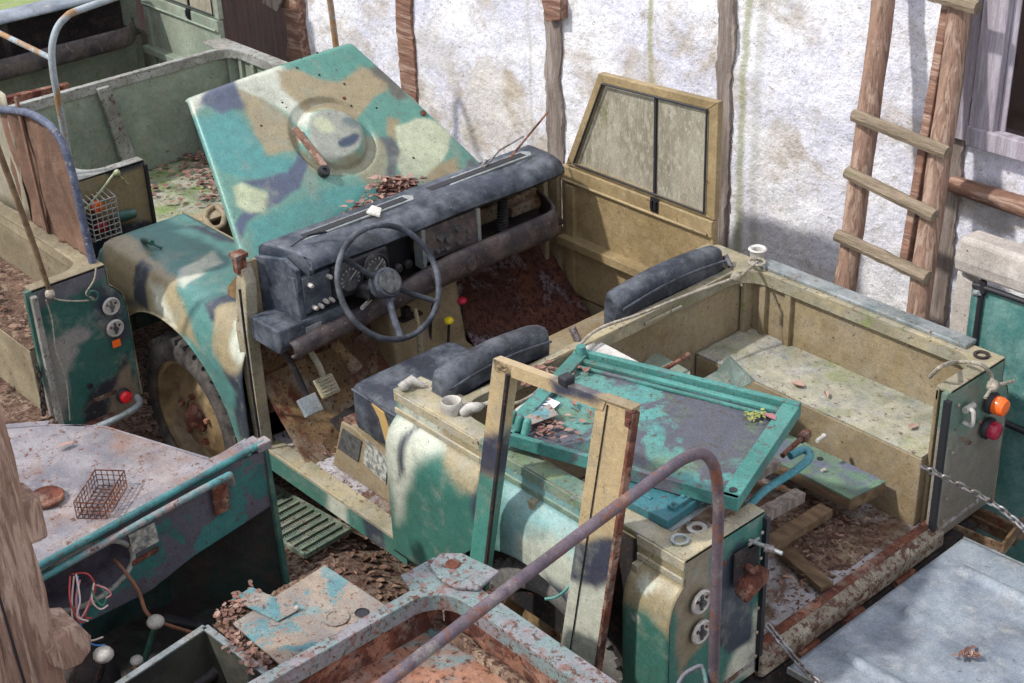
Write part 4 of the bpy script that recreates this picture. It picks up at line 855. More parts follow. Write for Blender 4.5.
wheel(v3, (O3[0]-.6, O3[1]+1.48, .37), face=1)
# canvas side screen standing on its far side
YS = -.235
fr = [(PY(x, y, YS).x, PY(x, y, YS).z) for x, y in ((94, 268), (84, 225), (74, 180), (65, 150), (54, 130), (42, 120), (28, 113), (8, 110), (-15, 110))]
cs = thing('canvas_side_screen', 'brown crumpled canvas side screen in a dark rounded frame standing on the sandy vehicle', 'canvas screen', (-3.2, YS, 1.12))
part('frame', MB().tube(smooth_path([(x, YS, z) for x, z in fr], 6), .016, 10, flat=1), mat('chipped_blue_black_frame', (72, 82, 108), (100, 108, 128), scale=14, chips=.5, chipc=(160, 150, 140), rough=.6), cs, smooth=True)
def top(x): return interp(sorted(smooth2), x)
smooth2 = [(a, b) for a, b in fr if b > 1.3]; smooth2.append((fr[0][0]+.01, fr[0][1]+.04))
rows = []
for i in range(50):
    x = PY(8, 125, YS).x-.06+(fr[0][0]-.02-PY(8, 125, YS).x+.06)*i/49; zt = top(x)-.012; zb_ = 1.12
    rows.append([(x-.0, YS+.012+.022*noise.noise(V((x*14+j*.05, j*.06, 0)))+.012*noise.noise(V((x*30+j*.12, j*.04, 3))), zb_+(zt-zb_)*j/40) for j, z in enumerate(range(41))])
part('canvas', MB().surf(rows), 'canvas', cs, solid=.003, smooth=True)
part('clear_pane', MB().surf([[(-3.95+.5*i/10, YS+.01+.008*noise.noise(V((i*.5, j*.5, 2))), 1.13+.55*j/10) for j in range(11)] for i in range(11)]), mat('yellowed_plastic_window', (176, 168, 142), (150, 140, 112), scale=5, dust=.5, rough=.4), cs, solid=.003, smooth=True)
part('edge_strap', MB().bar((-3.29, YS+.0, 1.13), (-3.33, YS+.0, 1.70), .02, .01, up=(0, 1, 0)), 'canvas', cs)
st = part('strut', MB().tube([PX(50, 292, O3[0]+.03), PX(32, 240, O3[0]+.03), PX(8, 175, O3[0]+.03), PX(-20, 100, O3[0]+.03)], [.010, .012, .012, .012], 8), 'plank', smooth=True)
tag(st, 'tan wooden strut rising from the top of the dark green tail panel', 'strut')
rp = part('string', MB().tube(smooth_path([PX(96, 268, O3[0]+.035), PX(94, 280, O3[0]+.035), PX(86, 294, O3[0]+.03), PX(94, 299, O3[0]+.03), PX(78, 301, O3[0]+.03), PX(60, 300, O3[0]+.03), PX(50, 296, O3[0]+.035)], 6), .0035, 6).tube(smooth_path([PX(46, 300, O3[0]+.035), PX(52, 320, O3[0]+.03), PX(56, 350, O3[0]+.03), PX(66, 380, O3[0]+.03), PX(70, 420, O3[0]+.03)], 6), .003, 6).ball(PX(50, 294, O3[0]+.035), .02, 8), 'rope', smooth=True)
tag(rp, 'white string knotted on the dark green tail panel and hanging down its face', 'string')
# ---- near vehicle: rusty scuttle, cab and bed -------------------------
O4 = (.70, -2.06)
v4 = thing('off_road_vehicle', 'rusty teal gutted off-road vehicle in the foreground with bare scuttle, cab and bed', 'vehicle', (-.6, -1.2, 0), 'stripped off-road vehicles')
tub(v4, *O4, 'v4rail', 'rust', 'v4floor', 'rustfloor', L=1.13, ext=1.20, nbox=False, sides='x')
part('inner_wall', MB().box((-.40, -.535, .6), (.68, -.525, 1.1)), 'rust', v4)
wbx = PZ(377, 645, .985).x
part('wheel_box', MB().box((wbx, -1.45, .55), (.64, -.54, .975)), 'rust', v4, bevel=.004)
part('wheel_box_lid', MB().surf([[(wbx+(.64-wbx)*i/50, -1.45+.91*j/50, .98+.006*noise.noise(V((i*.3, j*.3, 4)))) for j in range(51)] for i in range(51)]), 'v4floor', v4, solid=.006, off=1)
part('dirt_seam', MB().tube([(wbx+(.62-wbx)*i/30, -.56+.008*noise.noise(V((i, 0, 0))), .985) for i in range(31)], [.02+.010*noise.noise(V((i*.9, 3, 0))) for i in range(31)], 8), 'dirt', v4)
side_panel(v4, *O4, -1.2, 0, 'green', mirror=True, step=.03)
pc = MB().prism([PZ(x, y, 1.124) for x, y in ((430, 568), (440, 556), (462, 556), (500, 574), (478, 592), (455, 590), (440, 582))], (0, 0, .012)); part('corner_plate', pc, 'v4rail', v4, bevel=.004)
part('socket_hole', MB().lathe([(.016, -.002), (.022, .001), (.016, .004), (.012, .002), (.001, .002)], PZ(453, 564, 1.137), (0, 0, 1), 18), 'rust', v4)
part('debris_in_bed_corner', MB().surf([[(O4[0]-1.08+.36*i/20, O4[1]+1.2+.32*j/20, .60+.12*max(0, 1-i/18)*(.4+.6*j/20)+.03*noise.noise(V((i*.5, j*.5, 8)))) for j in range(21)] for i in range(21)]), 'dirt', v4)
# scuttle / bonnet sheet
out = [(-90, 640), (-60, 470), (-20, 440), (0, 429), (47, 425), (80, 424), (103, 427), (150, 441), (207, 459), (222, 452), (246, 437), (246, 443), (140, 506), (40, 566)]
pts = [PZ(x, y, 1.118) for x, y in out]
part('scuttle_top', MB().prism(pts, (0, 0, -.02)), 'v4top', v4, bevel=.004)
part('scuttle_front_skirt', MB().prism([pts[2], pts[3], pts[4], pts[4]+V((-.02, .02, 0)), pts[3]+V((-.02, .02, 0)), pts[2]+V((-.02, .02, 0))], (0, 0, -.3)).ob(pts[4], pts[6]-pts[4], (-.0, .01, 0), (0, 0, -.3)).ob(pts[6], pts[8]-pts[6], (0, .01, 0), (0, 0, -.3)), 'v4top', v4)
A4, B4 = PZ(30, 568, 1.12), PZ(262, 441, 1.12); A4 = A4+(A4-B4)*.25
X4 = -1.325
part('bulkhead_top_rail', MB().ob(A4, B4-A4, (-.05, 0, 0), (0, 0, -.02)).ob((X4-.03, -.52, 1.10), (.04, 0, 0), (0, .05, 0), (0, 0, .03)), 'v4top', v4, bevel=.004)
part('bulkhead_bead', MB().tube([A4+V((.012, 0, 0)), B4+V((.012, 0, 0))], .011, 10), mat('teal_rail_paint', (58, 148, 140), (44, 120, 118), scale=10, chips=.5, rough=.5), v4, smooth=True)
gr = part('grab_rail', MB().tube(smooth_path([PX(232, 484, X4+.03), PX(229, 477, X4+.06), PX(220, 480, X4+.07), PX(130, 529, X4+.07), PX(20, 590, X4+.07)], 6), .0115, 10), mat('bare_and_teal_rail', (70, 160, 156), (158, 140, 136), scale=14, chips=.5, rough=.5), v4, smooth=True)
part('grab_bracket', MB().ob(PX(214, 515, X4+.012), (0, .055, 0), (0, 0, .10), (.012, 0, 0)), 'rust', gr, bevel=.004)
# bulkhead face with oval instrument hole
cE = PX(85, 576, X4); mb = MB(); ny, nz_ = 90, 40; y0, y1, z0, z1 = -1.62, -.49, .80, 1.10
def inE(y, z):
    dy, dz = y-cE.y, z-cE.z; return (dy/.155)**2+((dz-.02*0)/.095)**2 < 1
def zbot(y): return interp([(-1.62, .78), (-.95, .80), (-.80, .845), (-.49, .89)], y)
vs = [(X4, y0+(y1-y0)*i/ny, max(zbot(y0+(y1-y0)*i/ny), z0+(z1-z0)*j/nz_)) for i in range(ny+1) for j in range(nz_+1)]
fs = []
for i in range(ny):
    for j in range(nz_):
        ym, zm = y0+(y1-y0)*(i+.5)/ny, z0+(z1-z0)*(j+.5)/nz_
        if not inE(ym, zm): fs.append((i*(nz_+1)+j, (i+1)*(nz_+1)+j, (i+1)*(nz_+1)+j+1, i*(nz_+1)+j+1))
mb.add(vs, fs); part('bulkhead_face', mb, 'v4teal', v4, solid=.006, off=0)
rim = [(X4, cE.y+.158*math.cos(t), cE.z+.098*math.sin(t)) for t in [6.283*i/40 for i in range(40)]]
rm = part('instrument_hole_rim', MB().tube(rim, .009, 8, closed=True), 'v2rail', v4, smooth=True)
rows = [[(x, cE.y+.156*s*math.cos(t), cE.z+.096*s*math.sin(t)) for t in [6.283*i/40 for i in range(40)]] for x, s in ((X4, 1), (X4-.10, .97), (X4-.11, .9), (X4-.11, .01))]
part('instrument_recess', MB().surf(rows, True), mat('dull_grey_recess', (96, 92, 104), (70, 64, 76), scale=8, chips=.4, rough=.7), rm, solid=.003, smooth=True)
part('data_plate', MB().ob(PX(128, 535, X4+.008), PX(154, 522, X4+.008)-PX(128, 535, X4+.008), PX(133, 554, X4+.008)-PX(128, 535, X4+.008), (.003, 0, 0)), 'sticker', v4)
part('orange_strip', MB().ob(PX(132, 561, X4+.008), PX(158, 546, X4+.008)-PX(132, 561, X4+.008), PX(132, 566, X4+.008)-PX(132, 561, X4+.008), (.003, 0, 0)), 'rust', v4)
part('door_pillar', MB().prism([(X4-.01, -.500, 1.10), (X4-.01, -.484, 1.10), (X4+.02, -.484, .45), (X4+.02, -.505, .45)], (.022, 0, 0)), 'green', v4, bevel=.004)
part('side_wall', MB().prism([(X4-.33, -.745, .42), (X4, -.50, .42), (X4, -.50, .98), (X4-.33, -.745, .98)], (0, .008, 0)), 'v4dark', v4)
part('firewall', MB().surf([[(X4-.32+.02*noise.noise(V((i*.3, j*.3, 1))), -1.62+.88*i/30, .40+.6*j/20) for j in range(21)] for i in range(31)]), mat('dark_green_firewall', (30, 84, 70), (24, 60, 54), scale=4, dust=.3, dustc=(70, 66, 60), chips=.5, chipc=(60, 46, 42), rough=.8), v4)
part('cab_floor', MB().surf([[(X4-.32+1.15*i/24, -1.40+.90*j/30, .46+.02*noise.noise(V((i*.5, j*.5, 6)))) for j in range(31)] for i in range(25)]), 'v4dark', v4, solid=.01, off=-1)
part('seat_box', MB().box((-1.06, -.90, .44), (-.46, -.49, .78)), 'v4dark', v4, bevel=.004)
part('seat_box_debris', MB().surf([[(-1.06+.58*i/30, -.90+.40*j/40, .785+.012*noise.noise(V((i*.6, j*.6, 2)))+.008) for j in range(41)] for i in range(31)]), 'dirt', v4)
pl_ = [PZ(x, y, .815) for x, y in ((325, 567), (387, 608), (296, 680), (233, 625))]
bp = part('seat_lid', MB().prism(pl_, (0, 0, .008)), 'plate', v4, bevel=.002)
part('seat_lid_flap', MB().prism([PZ(x, y, .826) for x, y in ((232, 600), (252, 588), (300, 610), (278, 622))], (0, 0, .004)), 'plate', bp)
part('hole', MB().lathe([(.001, .0), (.02, .0), (.022, .002), (.02, .003)], PZ(362, 613, .824), (0, 0, 1), 18), 'rubber', bp)
part('pressed_disc', MB().lathe([(.04, 0), (.04, .004), (.028, .004), (.026, .001), (.001, .001)], PZ(336, 618, .824), (0, 0, 1), 24), 'plate', bp, smooth=True)
part('screw', MB().ball(PZ(297, 608, .834), .008, 8), 'white', bp)
# gearbox, levers, wires
part('gearbox', MB().lathe([(.11, 0), (.11, .06), (.085, .12), (.05, .15), (.001, .155)], PZ(86, 692, .55), (0, 0, 1), 28), 'dark', v4, smooth=True)
lever([PZ(145, 660, .60), PZ(151, 640, .68), PZ(156, 624, .78)], .010, 'green', .027, 'white', 'pale knob', v4)
lever([PZ(88, 700, .68), PZ(100, 675, .74), PZ(104, 657, .82)], .011, 'dark', .03, 'white', 'pale knob', v4)
lever([PZ(125, 690, .62), PZ(133, 675, .64), PZ(137, 662, .66)], .009, 'rust', .02, 'white', 'pale knob', v4)
part('copper_pipe', MB().tube(smooth_path([PX(114, 560, X4-.02), PX(122, 568, X4+.02), PX(138, 590, X4+.05), PX(152, 618, X4+.08), (X4+.10, -.86, .62), PZ(180, 645, .55)], 6), .006, 8), mat('copper_brown_pipe', (176, 116, 84), scale=10, rough=.5), v4, smooth=True)
part('heater_hose', MB().tube([PZ(165, 618, .62), PZ(195, 625, .62), PZ(228, 632, .62)], .016, 8), 'black', v4, smooth=True)
wb = thing('tmp2', 'x', 'x', (0, 0, 0)); bpy.data.objects.remove(wb)
wires = [('wire_red', [(72, 574), (88, 574), (95, 590), (85, 615), (92, 618)]), ('wire_white', [(74, 576), (72, 600), (74, 625), (88, 640), (103, 637)]), ('wire_blue', [(78, 576), (77, 600), (82, 630), (92, 644), (105, 645)]), ('wire_pink', [(95, 584), (88, 605), (80, 618), (76, 600), (80, 580)]), ('wire_green', [(98, 584), (106, 595), (103, 605), (96, 600), (92, 590)]), ('wire_white', [(94, 582), (92, 600), (100, 609), (108, 605)]), ('wire_pink', [(96, 585), (105, 588), (111, 594), (106, 598)]), ('wire_red', [(70, 576), (70, 600), (78, 620), (84, 622)]), ('wire_white', [(76, 574), (80, 600), (77, 616), (88, 621)])]
for i, (m_, w_) in enumerate(wires):
    part('loose_wire', MB().tube(smooth_path([PX(x, y, X4+.02+.006*i+(.03 if k else 0)) for k, (x, y) in enumerate(w_)], 6), .0028, 6), m_, v4, smooth=True)
# own roof hoop and small handle
hX = .38
part('roof_hoop', MB().tube(smooth_path([(hX, -.318, 1.10), (hX, -.32, 1.3), (hX, -.322, 1.60), (hX, -.328, 1.70), (hX, -.345, 1.775), (hX, -.38, 1.825), (hX, -.43, 1.842), (hX, -.52, 1.838), (hX, -.9, 1.785), (hX, -1.28, 1.725), (hX, -1.75, 1.65), (hX, -1.95, 1.5), (hX, -2.0, 1.1)], 8), .0135, 14), 'pipe', v4, smooth=True)
part('rail_handle', MB().tube(smooth_path([PZ(676, 690, 1.13), PZ(683, 676, 1.15), PZ(695, 668, 1.17), PZ(703, 668, 1.17), PZ(707, 690, 1.13)], 6), .006, 8), 'teal', v4, smooth=True)
wheel(v4, (O4[0]-2.74, O4[1]+1.46, .37), face=1)
part('chassis_rail', MB().box((-2.0, -1.0, .34), (.6, -.9, .44)), 'dark', v4)
# ---- things on the scuttle ------------------------------------------
zt = 1.120
bk = thing('wire_basket', 'small rusty wire mesh basket on the rusty scuttle', 'basket', PZ(100, 500, zt))
b0, b1, b2, b3 = PZ(74, 518, zt), PZ(107, 518, zt), PZ(131, 486, zt), PZ(97, 486, zt)
ax_ = PZ(104, 508, zt)-PZ(78, 508, zt); c0 = PZ(77, 518, zt); dx_ = (PZ(107, 519, zt)-c0); dy_ = (PZ(98, 485, zt)-c0)
H_ = .055; w = MB(); ri = .0016
for i in range(6):
    a = c0+dx_*(i/5); w.tube([a+V((0, 0, H_)), a, a+dy_, a+dy_+V((0, 0, H_))], ri, 5)
for i in range(10):
    a = c0+dy_*(i/9); w.tube([a+V((0, 0, H_)), a, a+dx_, a+dx_+V((0, 0, H_))], ri, 5)
part('mesh', w, 'rust', bk)
w = MB()
for h in (.02, .038, H_): w.tube([c0+V((0, 0, h)), c0+dx_+V((0, 0, h)), c0+dx_+dy_+V((0, 0, h)), c0+dy_+V((0, 0, h))], ri if h < H_ else .0026, 5, closed=True)
part('rim', w, 'rust', bk)
ld = part('round_lid', MB().lathe([(.001, 0), (.046, 0), (.052, .004), (.054, .014), (.050, .018), (.044, .012), (.02, .011), (.012, .017), (.001, .018)], PZ(47, 500, zt), (0, 0, 1), 36), 'rust'); tag(ld, 'round rusty metal lid lying on the rusty scuttle beside the timber post', 'lid')
lf = leaves('oak_leaf', [PZ(66, 448, zt)], 'leafred', .06, seed=5, curl=.25); tag(lf, 'single pale dead leaf lying on the grey rusty scuttle behind the wire basket', 'leaf')
# open tray
tz = .80; T0, T1, T2 = PZ(205, 627, tz), PZ(283, 686, tz), PZ(110, 690, tz); tx = (T1-T0).normalized()*.40; ty_ = (T2-T0).normalized()*.42
tr = thing('metal_tray', 'open dark grey metal tray with hose and leaves in front of the rusty seat box', 'tray', T0+(tx+ty_)/2-V((0, 0, .3)))
w = MB(); t_ = .008; dn = V((0, 0, -.30)); nx_, ny_ = tx.normalized()*t_, ty_.normalized()*t_
w.ob(T0, tx, ny_, dn); w.ob(T0, nx_, ty_, dn); w.ob(T0+tx, nx_, ty_, dn); w.ob(T0+ty_, tx, ny_, dn)
wl = part('wall', w, mat('dark_olive_tray', (84, 86, 74), (62, 64, 58), scale=5, dust=.3, dustc=(110, 104, 90), chips=.3, rough=.6), tr)
part('base', MB().ob(T0+V((0, 0, -.30)), tx, ty_, (0, 0, .01)), 'v4dark', tr)
w = MB()
for a, b in ((T0, T0+tx), (T0, T0+ty_), (T0+tx, T0+tx+ty_), (T0+ty_, T0+ty_+tx)): w.bar(a, b, .022, .006)
part('rim', w, 'galv', tr)
hs = part('hose', MB().tube(smooth_path([PZ(188, 690, .62), PZ(210, 676, .64), PZ(222, 664, .66), PZ(216, 655, .66), PZ(207, 662, .64)], 6), [.02]*24+[.018], 10), 'leather', smooth=True); tag(hs, 'short curled brown rubber hose lying in the open metal tray', 'hose')
stuff(leaves('dry_leaves', scatter([(150, 690), (205, 655), (262, 688)], .60, 60, 8, .05), 'leafred', .045, seed=8), 'dead leaves lying in the open metal tray', 'leaves')
stuff(leaves('dry_leaves', scatter([(215, 620), (252, 588), (262, 600), (228, 630)], .80, 110, 9, .03)+scatter([(232, 630), (292, 684), (262, 690), (215, 640)], .80, 90, 10, .02), 'leafred', .024, seed=9), 'dead leaves heaped beside the grey seat lid of the rusty vehicle', 'leaves')
stuff(leaves('dry_leaves', scatter([(425, 620), (450, 585), (500, 600), (480, 615), (440, 640)], .68, 70, 11, .04), 'leafred', .04, seed=11), 'dead leaves in the corner of the foreground rusty bed', 'leaves')
# timber post with stubs, in front at the left
post = thing('timber_post', 'weathered light brown timber post with two sawn stubs at the left edge', 'post', (-.98, -1.60, 0))
def postbit(x0, x1, y0, y1, z0, z1, m, sd):
    rows = []
    for i in range(40):
        z = z0+(z1-z0)*i/39; rows.append([(x+.008*noise.noise(V((sd+j, 0, z*5))), y+.008*noise.noise(V((sd, j, z*5))), z) for j, (x, y) in enumerate([(x0, y0), (x1, y0), (x1, (y0+y1)/2+.01), (x1-.012, (y0+y1)/2+.016), (x1, (y0+y1)/2+.022), (x1, y1), (x0, y1)])])
    mb = MB().surf(rows, True); n = 7; mb.f += [tuple(range(n))[::-1], tuple(range(39*n, 40*n))]
    return part('shaft', mb, m, post)
postbit(-1.08, -.90, -1.72, -1.42, 0, 2.3, 'wood', 1)
part('crack', MB().bar((-.899, -1.52, .9), (-.899, -1.56, 2.2), .006, .008, up=(1, 0, 0)), 'rubber', post)
part('beam_stub', MB().box((-1.0, -1.43, 1.44), (-.90, -1.375, 1.57)), 'wood', post, bevel=.012)
part('beam_stub', MB().tube([(-1.0, -1.40, 1.10), (-.87, -1.395, 1.11)], [.068, .06], 9), 'wood', post, bevel=.006)
# ---- load on the main vehicle's bed ------------------------------------
zt = 1.20
c_ = [PZ(577, 348, zt), PZ(797, 402, zt), PZ(738, 499, zt), PZ(497, 431, zt)]
to = c_[3]; tu = (c_[2]-c_[3]); tv = (c_[0]-c_[3]); tn = V((0, 0, 1))
pan = thing('hatch_cover', 'flaking teal metal panel with raised rims lying across the camouflage vehicle bed', 'panel', (to+tu*.5+tv*.5)-V((0, 0, .03)))
def Q(u, v, h=0): return to+tu*u+tv*v+tn*(h-.012*0)
part('face', MB().surf([[Q(u, v, -.022+.004*noise.noise(V((u*5, v*5, 1)))) for v in frange(.01, .99, 40)] for u in frange(.01, .99, 60)]), 'teal_floor', pan, solid=.006, off=-1)
def rimbar(u0, v0, u1, v1, w, h0=-.028, h1=.0):
    a, b = Q(u0, v0, h0), Q(u1, v1, h0); d = b-a; s = V((-d.y, d.x, 0)).normalized()*w
    return MB().ob(a, d, s, (0, 0, h1-h0))
part('rim', rimbar(0, 0, 1, 0, .018, -.045), 'teal', pan, bevel=.003); part('rim', rimbar(1, 0, 1, 1, .055, -.045), 'teal', pan, bevel=.003)
part('rim', rimbar(1, 1, 0, 1, .022, -.045, .006), 'teal', pan, bevel=.003); part('rim', rimbar(0, 1, 0, 0, .050, -.045), 'teal', pan, bevel=.003)
part('rib', rimbar(.95, .93, .03, .93, .022, -.022, -.006), 'teal', pan, bevel=.004); part('rib', rimbar(.95, .86, .05, .86, .012, -.022, -.010), 'teal', pan, bevel=.004)
part('peg', MB().tube([Q(.035, .955, -.01), Q(.035, .955, .028)], [.02, .015], 12), 'teal', pan, smooth=True)
for u, v in ((.02, .10), (.06, .075), (.10, .06)): part('peg', MB().tube([Q(u, v, -.01), Q(u+.003, v+.03, .026)], .013, 10).ball(Q(u+.003, v+.03, .026), .013, 8), 'teal', pan, smooth=True)
part('corner_tab', MB().prism([Q(.05, .17, .0), Q(.10, .13, .0), Q(.17, .28, .004), Q(.10, .36, .004)], (0, 0, .003)), 'plate', pan)
part('corner_hole', MB().lathe([(.012, 0), (.012, .003), (.001, .003)], Q(.965, .06, .0), (0, 0, 1), 14), 'rubber', pan)
part('corner_tube', MB().tube([Q(.90, .10, -.01), Q(.93, .05, -.006)], .011, 10), 'teal', pan, smooth=True)
cdp = [PZ(531, 404, zt-.012), PZ(545, 396, zt-.012), PZ(560, 403, zt-.012), PZ(545, 417, zt-.012)]
cdo = thing('paper_card', 'small white card with a dark violet oval emblem lying on the teal panel', 'card', sum(cdp, V())/4)
part('sheet', MB().prism(cdp, (0, 0, .0015)), 'card', cdo)
e0 = sum(cdp, V())/4+V((0, 0, .0018)); eu = (cdp[2]-cdp[1]).normalized(); ev = (cdp[0]-cdp[1]).normalized(); eu = (cdp[3]-cdp[0]).normalized()
g1 = (PZ(556, 402, zt)-PZ(534, 403, zt)).normalized(); g2 = V((-g1.y, g1.x, 0))
part('emblem', MB().prism([e0+g1*.016*math.cos(t)+g2*.013*math.sin(t) for t in [6.283*i/20 for i in range(20)]], (0, 0, .0006)), 'ink', cdo)
part('emblem_band', MB().prism([e0+V((0, 0, .0008))+g1*.019*a+g2*.004*b for a, b in ((-1, -1), (1, -1), (1, 1), (-1, 1))], (0, 0, .0006)), 'card', cdo)
stuff(leaves('leaf_litter', [Q(random.uniform(.05, .22), random.uniform(.08, .25), -.015) for _ in range(60)]+[Q(random.uniform(.06, .12), random.uniform(.5, .92), -.015) for _ in range(30)]+[Q(random.gauss(.25, .1), random.gauss(.3, .16), -.015) for _ in range(40)], 'leafred', .028, seed=21), 'dead leaves and twigs along the left rim of the teal panel', 'leaves')
mc = stuff(leaves('moss_clump', [Q(.86+random.gauss(0, .018), .80+random.gauss(0, .03), -.015) for _ in range(60)], leafmat('yellow_moss', [(130, 140, 60), (170, 176, 90), (110, 110, 60)]), .016, seed=22), 'small yellow-green moss clump near the right rim of the teal panel', 'moss')
lf = leaves('dead_leaf', [Q(.915, .80, -.012)], leafmat('mauve_leaf', [(170, 110, 110), (160, 104, 104)]), .045, seed=23, curl=.4); tag(lf, 'single mauve dead leaf beside the moss clump on the teal panel', 'leaf')
# blue-green lid under it
lz = 1.135
lc = [PZ(x, y, lz) for x, y in ((560, 482), (640, 470), (712, 490), (668, 523))]
lidt = thing('box_lid', 'blue-green metal lid with a small latch, half under the teal panel', 'lid', sum(lc, V())/4-V((0, 0, .03)))
L0 = PZ(668, 521, 1.15); Lu = (PZ(708, 493, 1.15)-L0); Lv = (PZ(590, 482, 1.15)-L0)
part('lid_body', MB().ob(L0, Lu, Lv, (0, 0, -.030)), 'blue_lid', lidt, bevel=.004)
for a in (.25, .55): part('pressed_rib', MB().ob(L0+Lu*a+Lv*.35+V((0, 0, -.001)), Lu*.07, Lv*.4, (0, 0, .006)), 'blue_lid', lidt, bevel=.003)
part('latch', MB().ob(L0+Lu*.25+Lv*.05, Lu*.55, Lv*.09, (0, 0, .012)).ball(L0+Lu*.33+Lv*.1+V((0, 0, .014)), .008, 8).ball(L0+Lu*.58+Lv*.1+V((0, 0, .014)), .008, 8), 'blue_lid', lidt)
part('latch_hook', MB().tube([L0+Lu*.82+Lv*.12+V((.016*math.cos(t), .016*math.sin(t), .016)) for t in [.5+i*.5 for i in range(10)]], .005, 8), 'galv', lidt, smooth=True)
fl = part('steel_sheet', MB().prism([PZ(672, 531, 1.118), PZ(735, 488, 1.118), PZ(600, 470, 1.118), PZ(570, 497, 1.118)], (0, 0, -.006)), 'galv'); tag(fl, 'thin grey steel sheet lying just beneath the blue-green lid', 'sheet')
rg = MB(); rc = PZ(697, 529, 1.09)
rg.lathe([(.030, 0), (.030, .006), (.016, .006), (.016, 0), (.030, 0)], rc, (0, 0, 1), 24); rg.ob(rc+V((-.09, -.012, 0)), (.065, 0, 0), (0, .022, 0), (0, 0, .006))
rgo = part('ring_bracket', rg, 'white', bevel=.001); tag(rgo, 'pale green flat bracket with a round eye at the near rear corner', 'bracket')
# sheets, rods and boards under and behind the panel
s1 = part('painted_sheet', MB().prism([PZ(585, 338, 1.10), PZ(592, 337, 1.10), PZ(650, 368, 1.10), PZ(585, 372, 1.10)], (0, 0, -.006)), 'white'); tag(s1, 'pale triangular sheet with rusty edge poking out behind the teal panel', 'sheet')
M['v2d'] = mat('dull_grey_green_sheet', (104, 124, 112), (84, 100, 94), scale=6, dust=.3, chips=.4, rough=.6)
s2 = thing('bent_sheet', 'folded grey-green sheet metal piece against the mossy wheel box', 'sheet', PZ(720, 385, .95))
f0, f1, f2, f3 = PZ(668, 398, .96), PZ(716, 372, .96), PZ(735, 392, .96), PZ(690, 410, .96)
part('flat_leaf', MB().prism([f0, f1, f2, f3], (0, 0, .003)), 'v2d', s2); part('upright_leaf', MB().prism([f1, f2, f2+V((.05, .04, .05)), f1+V((.03, .03, .07))], (.002, .002, 0)), 'v2d', s2)
s3 = part('painted_sheet', MB().prism([PZ(632, 376, .93), PZ(655, 352, .93), PZ(690, 372, .93), PZ(690, 395, .93)], (0, 0, .004)), 'v2'); tag(s3, 'grey-green flat sheet lying beside the front of the wheel box', 'sheet')
rd_ = part('rod', MB().tube([PZ(660, 372, .98), PZ(687, 356, .98)], [.009, .007], 8).ball(PZ(688, 355, .98), .011, 8), 'rust', smooth=True); tag(rd_, 'short rusty rod with a pale tip beside the front end of the wheel box', 'rod')
bz = .72
B0, B1, B2 = PZ(850, 500, bz), PZ(886, 483, bz), PZ(745, 447, bz); 
gb = thing('bench_board', 'green painted board with a brown edge resting in the camouflage vehicle bed', 'board', (B0+B1+B2)/3-V((0, 0, .06)))
part('top_skin', MB().ob(B0, B1-B0, B2-B0, (0, 0, .006)), mat('pale_green_board_paint', (116, 146, 112), (92, 120, 104), scale=4, patch=(104, 110, 128), pamt=.35, chips=.3, moss=.2, rough=.6), gb)
part('board_edge', MB().ob(B0, B1-B0, B2-B0, (0, 0, -.045)), 'plank', gb, bevel=.004)
part('hole', MB().lathe([(.011, 0), (.012, .002), (.001, .002)], PZ(820, 459, bz+.006), (0, 0, 1), 14), 'rubber', gb)
part('bolt', MB().tube([PZ(822, 471, bz+.006), PZ(825, 469, bz+.02)], .006, 8), 'white', gb)
def plank(a, b, w, h, m, label, name='wooden_plank', grp='loose planks in the bed'):
    a, b = V(a), V(b); d = (b-a); t = d.normalized(); s = t.cross(V((0, 0, 1))).normalized(); u = s.cross(t); n = 14; rows = []
    for i in range(n+1):
        c = a+d*i/n; rows.append([c+s*(x*w/2+.003*noise.noise(V((i*.7, x, 1))))+u*(y*h/2+.002*noise.noise(V((i*.7, y, 4)))) for x, y in ((-1, -1), (1, -1), (1, 1), (-1, 1))])
    mb = MB().surf(rows, True); mb.f += [(0, 1, 2, 3)[::-1], tuple(n*4+k for k in range(4))]
    return tag(part(name, mb, m), label, 'plank', grp)
plank(PZ(752, 556, .68), PZ(826, 510, .66), .055, .03, 'plank', 'brown weathered plank lying slanted from the green board towards the near corner panel')
plank(PZ(783, 550, .60), PZ(827, 588, .60), .05, .022, 'plank', 'short plank with greenish end lying on the bed floor by the rusty edge rail')
plank(PZ(735, 530, .74), PZ(800, 495, .70), .045, .035, 'woodgrey', 'dark grimy batten lying behind the slanted brown plank')
plank(PZ(705, 500, .90), PZ(775, 462, .88), .05, .03, 'woodgrey', 'grey batten sticking out beneath the right corner of the teal panel')
th = part('tube_handle', MB().tube(smooth_path([PZ(745, 510, 1.0), PZ(765, 490, 1.0), PZ(790, 474, 1.0), PZ(806, 462, 1.0), PZ(810, 454, 1.0), PZ(803, 450, 1.0), PZ(790, 456, 1.0)], 6), .013, 10), mat('blue_teal_tube_paint', (60, 142, 152), (90, 160, 170), scale=10, chips=.3), smooth=True); tag(th, 'bent blue-teal tube handle under the right corner of the teal panel', 'handle')
bt = part('long_bolt', MB().tube([PZ(782, 456, .98), PZ(802, 438, 1.0)], .009, 8).tube([PZ(801, 439, 1.0), PZ(807, 433, 1.0)], .017, 6), 'rust', smooth=True); tag(bt, 'thick rusty bolt above the bent tube handle', 'bolt')
bt = part('long_bolt', MB().tube([PZ(817, 441, .84), PZ(823, 437, .84)], .008, 8).ball(PZ(824, 436, .84), .010, 8), 'white', smooth=True); tag(bt, 'small pale-headed bolt standing by the green board', 'bolt')
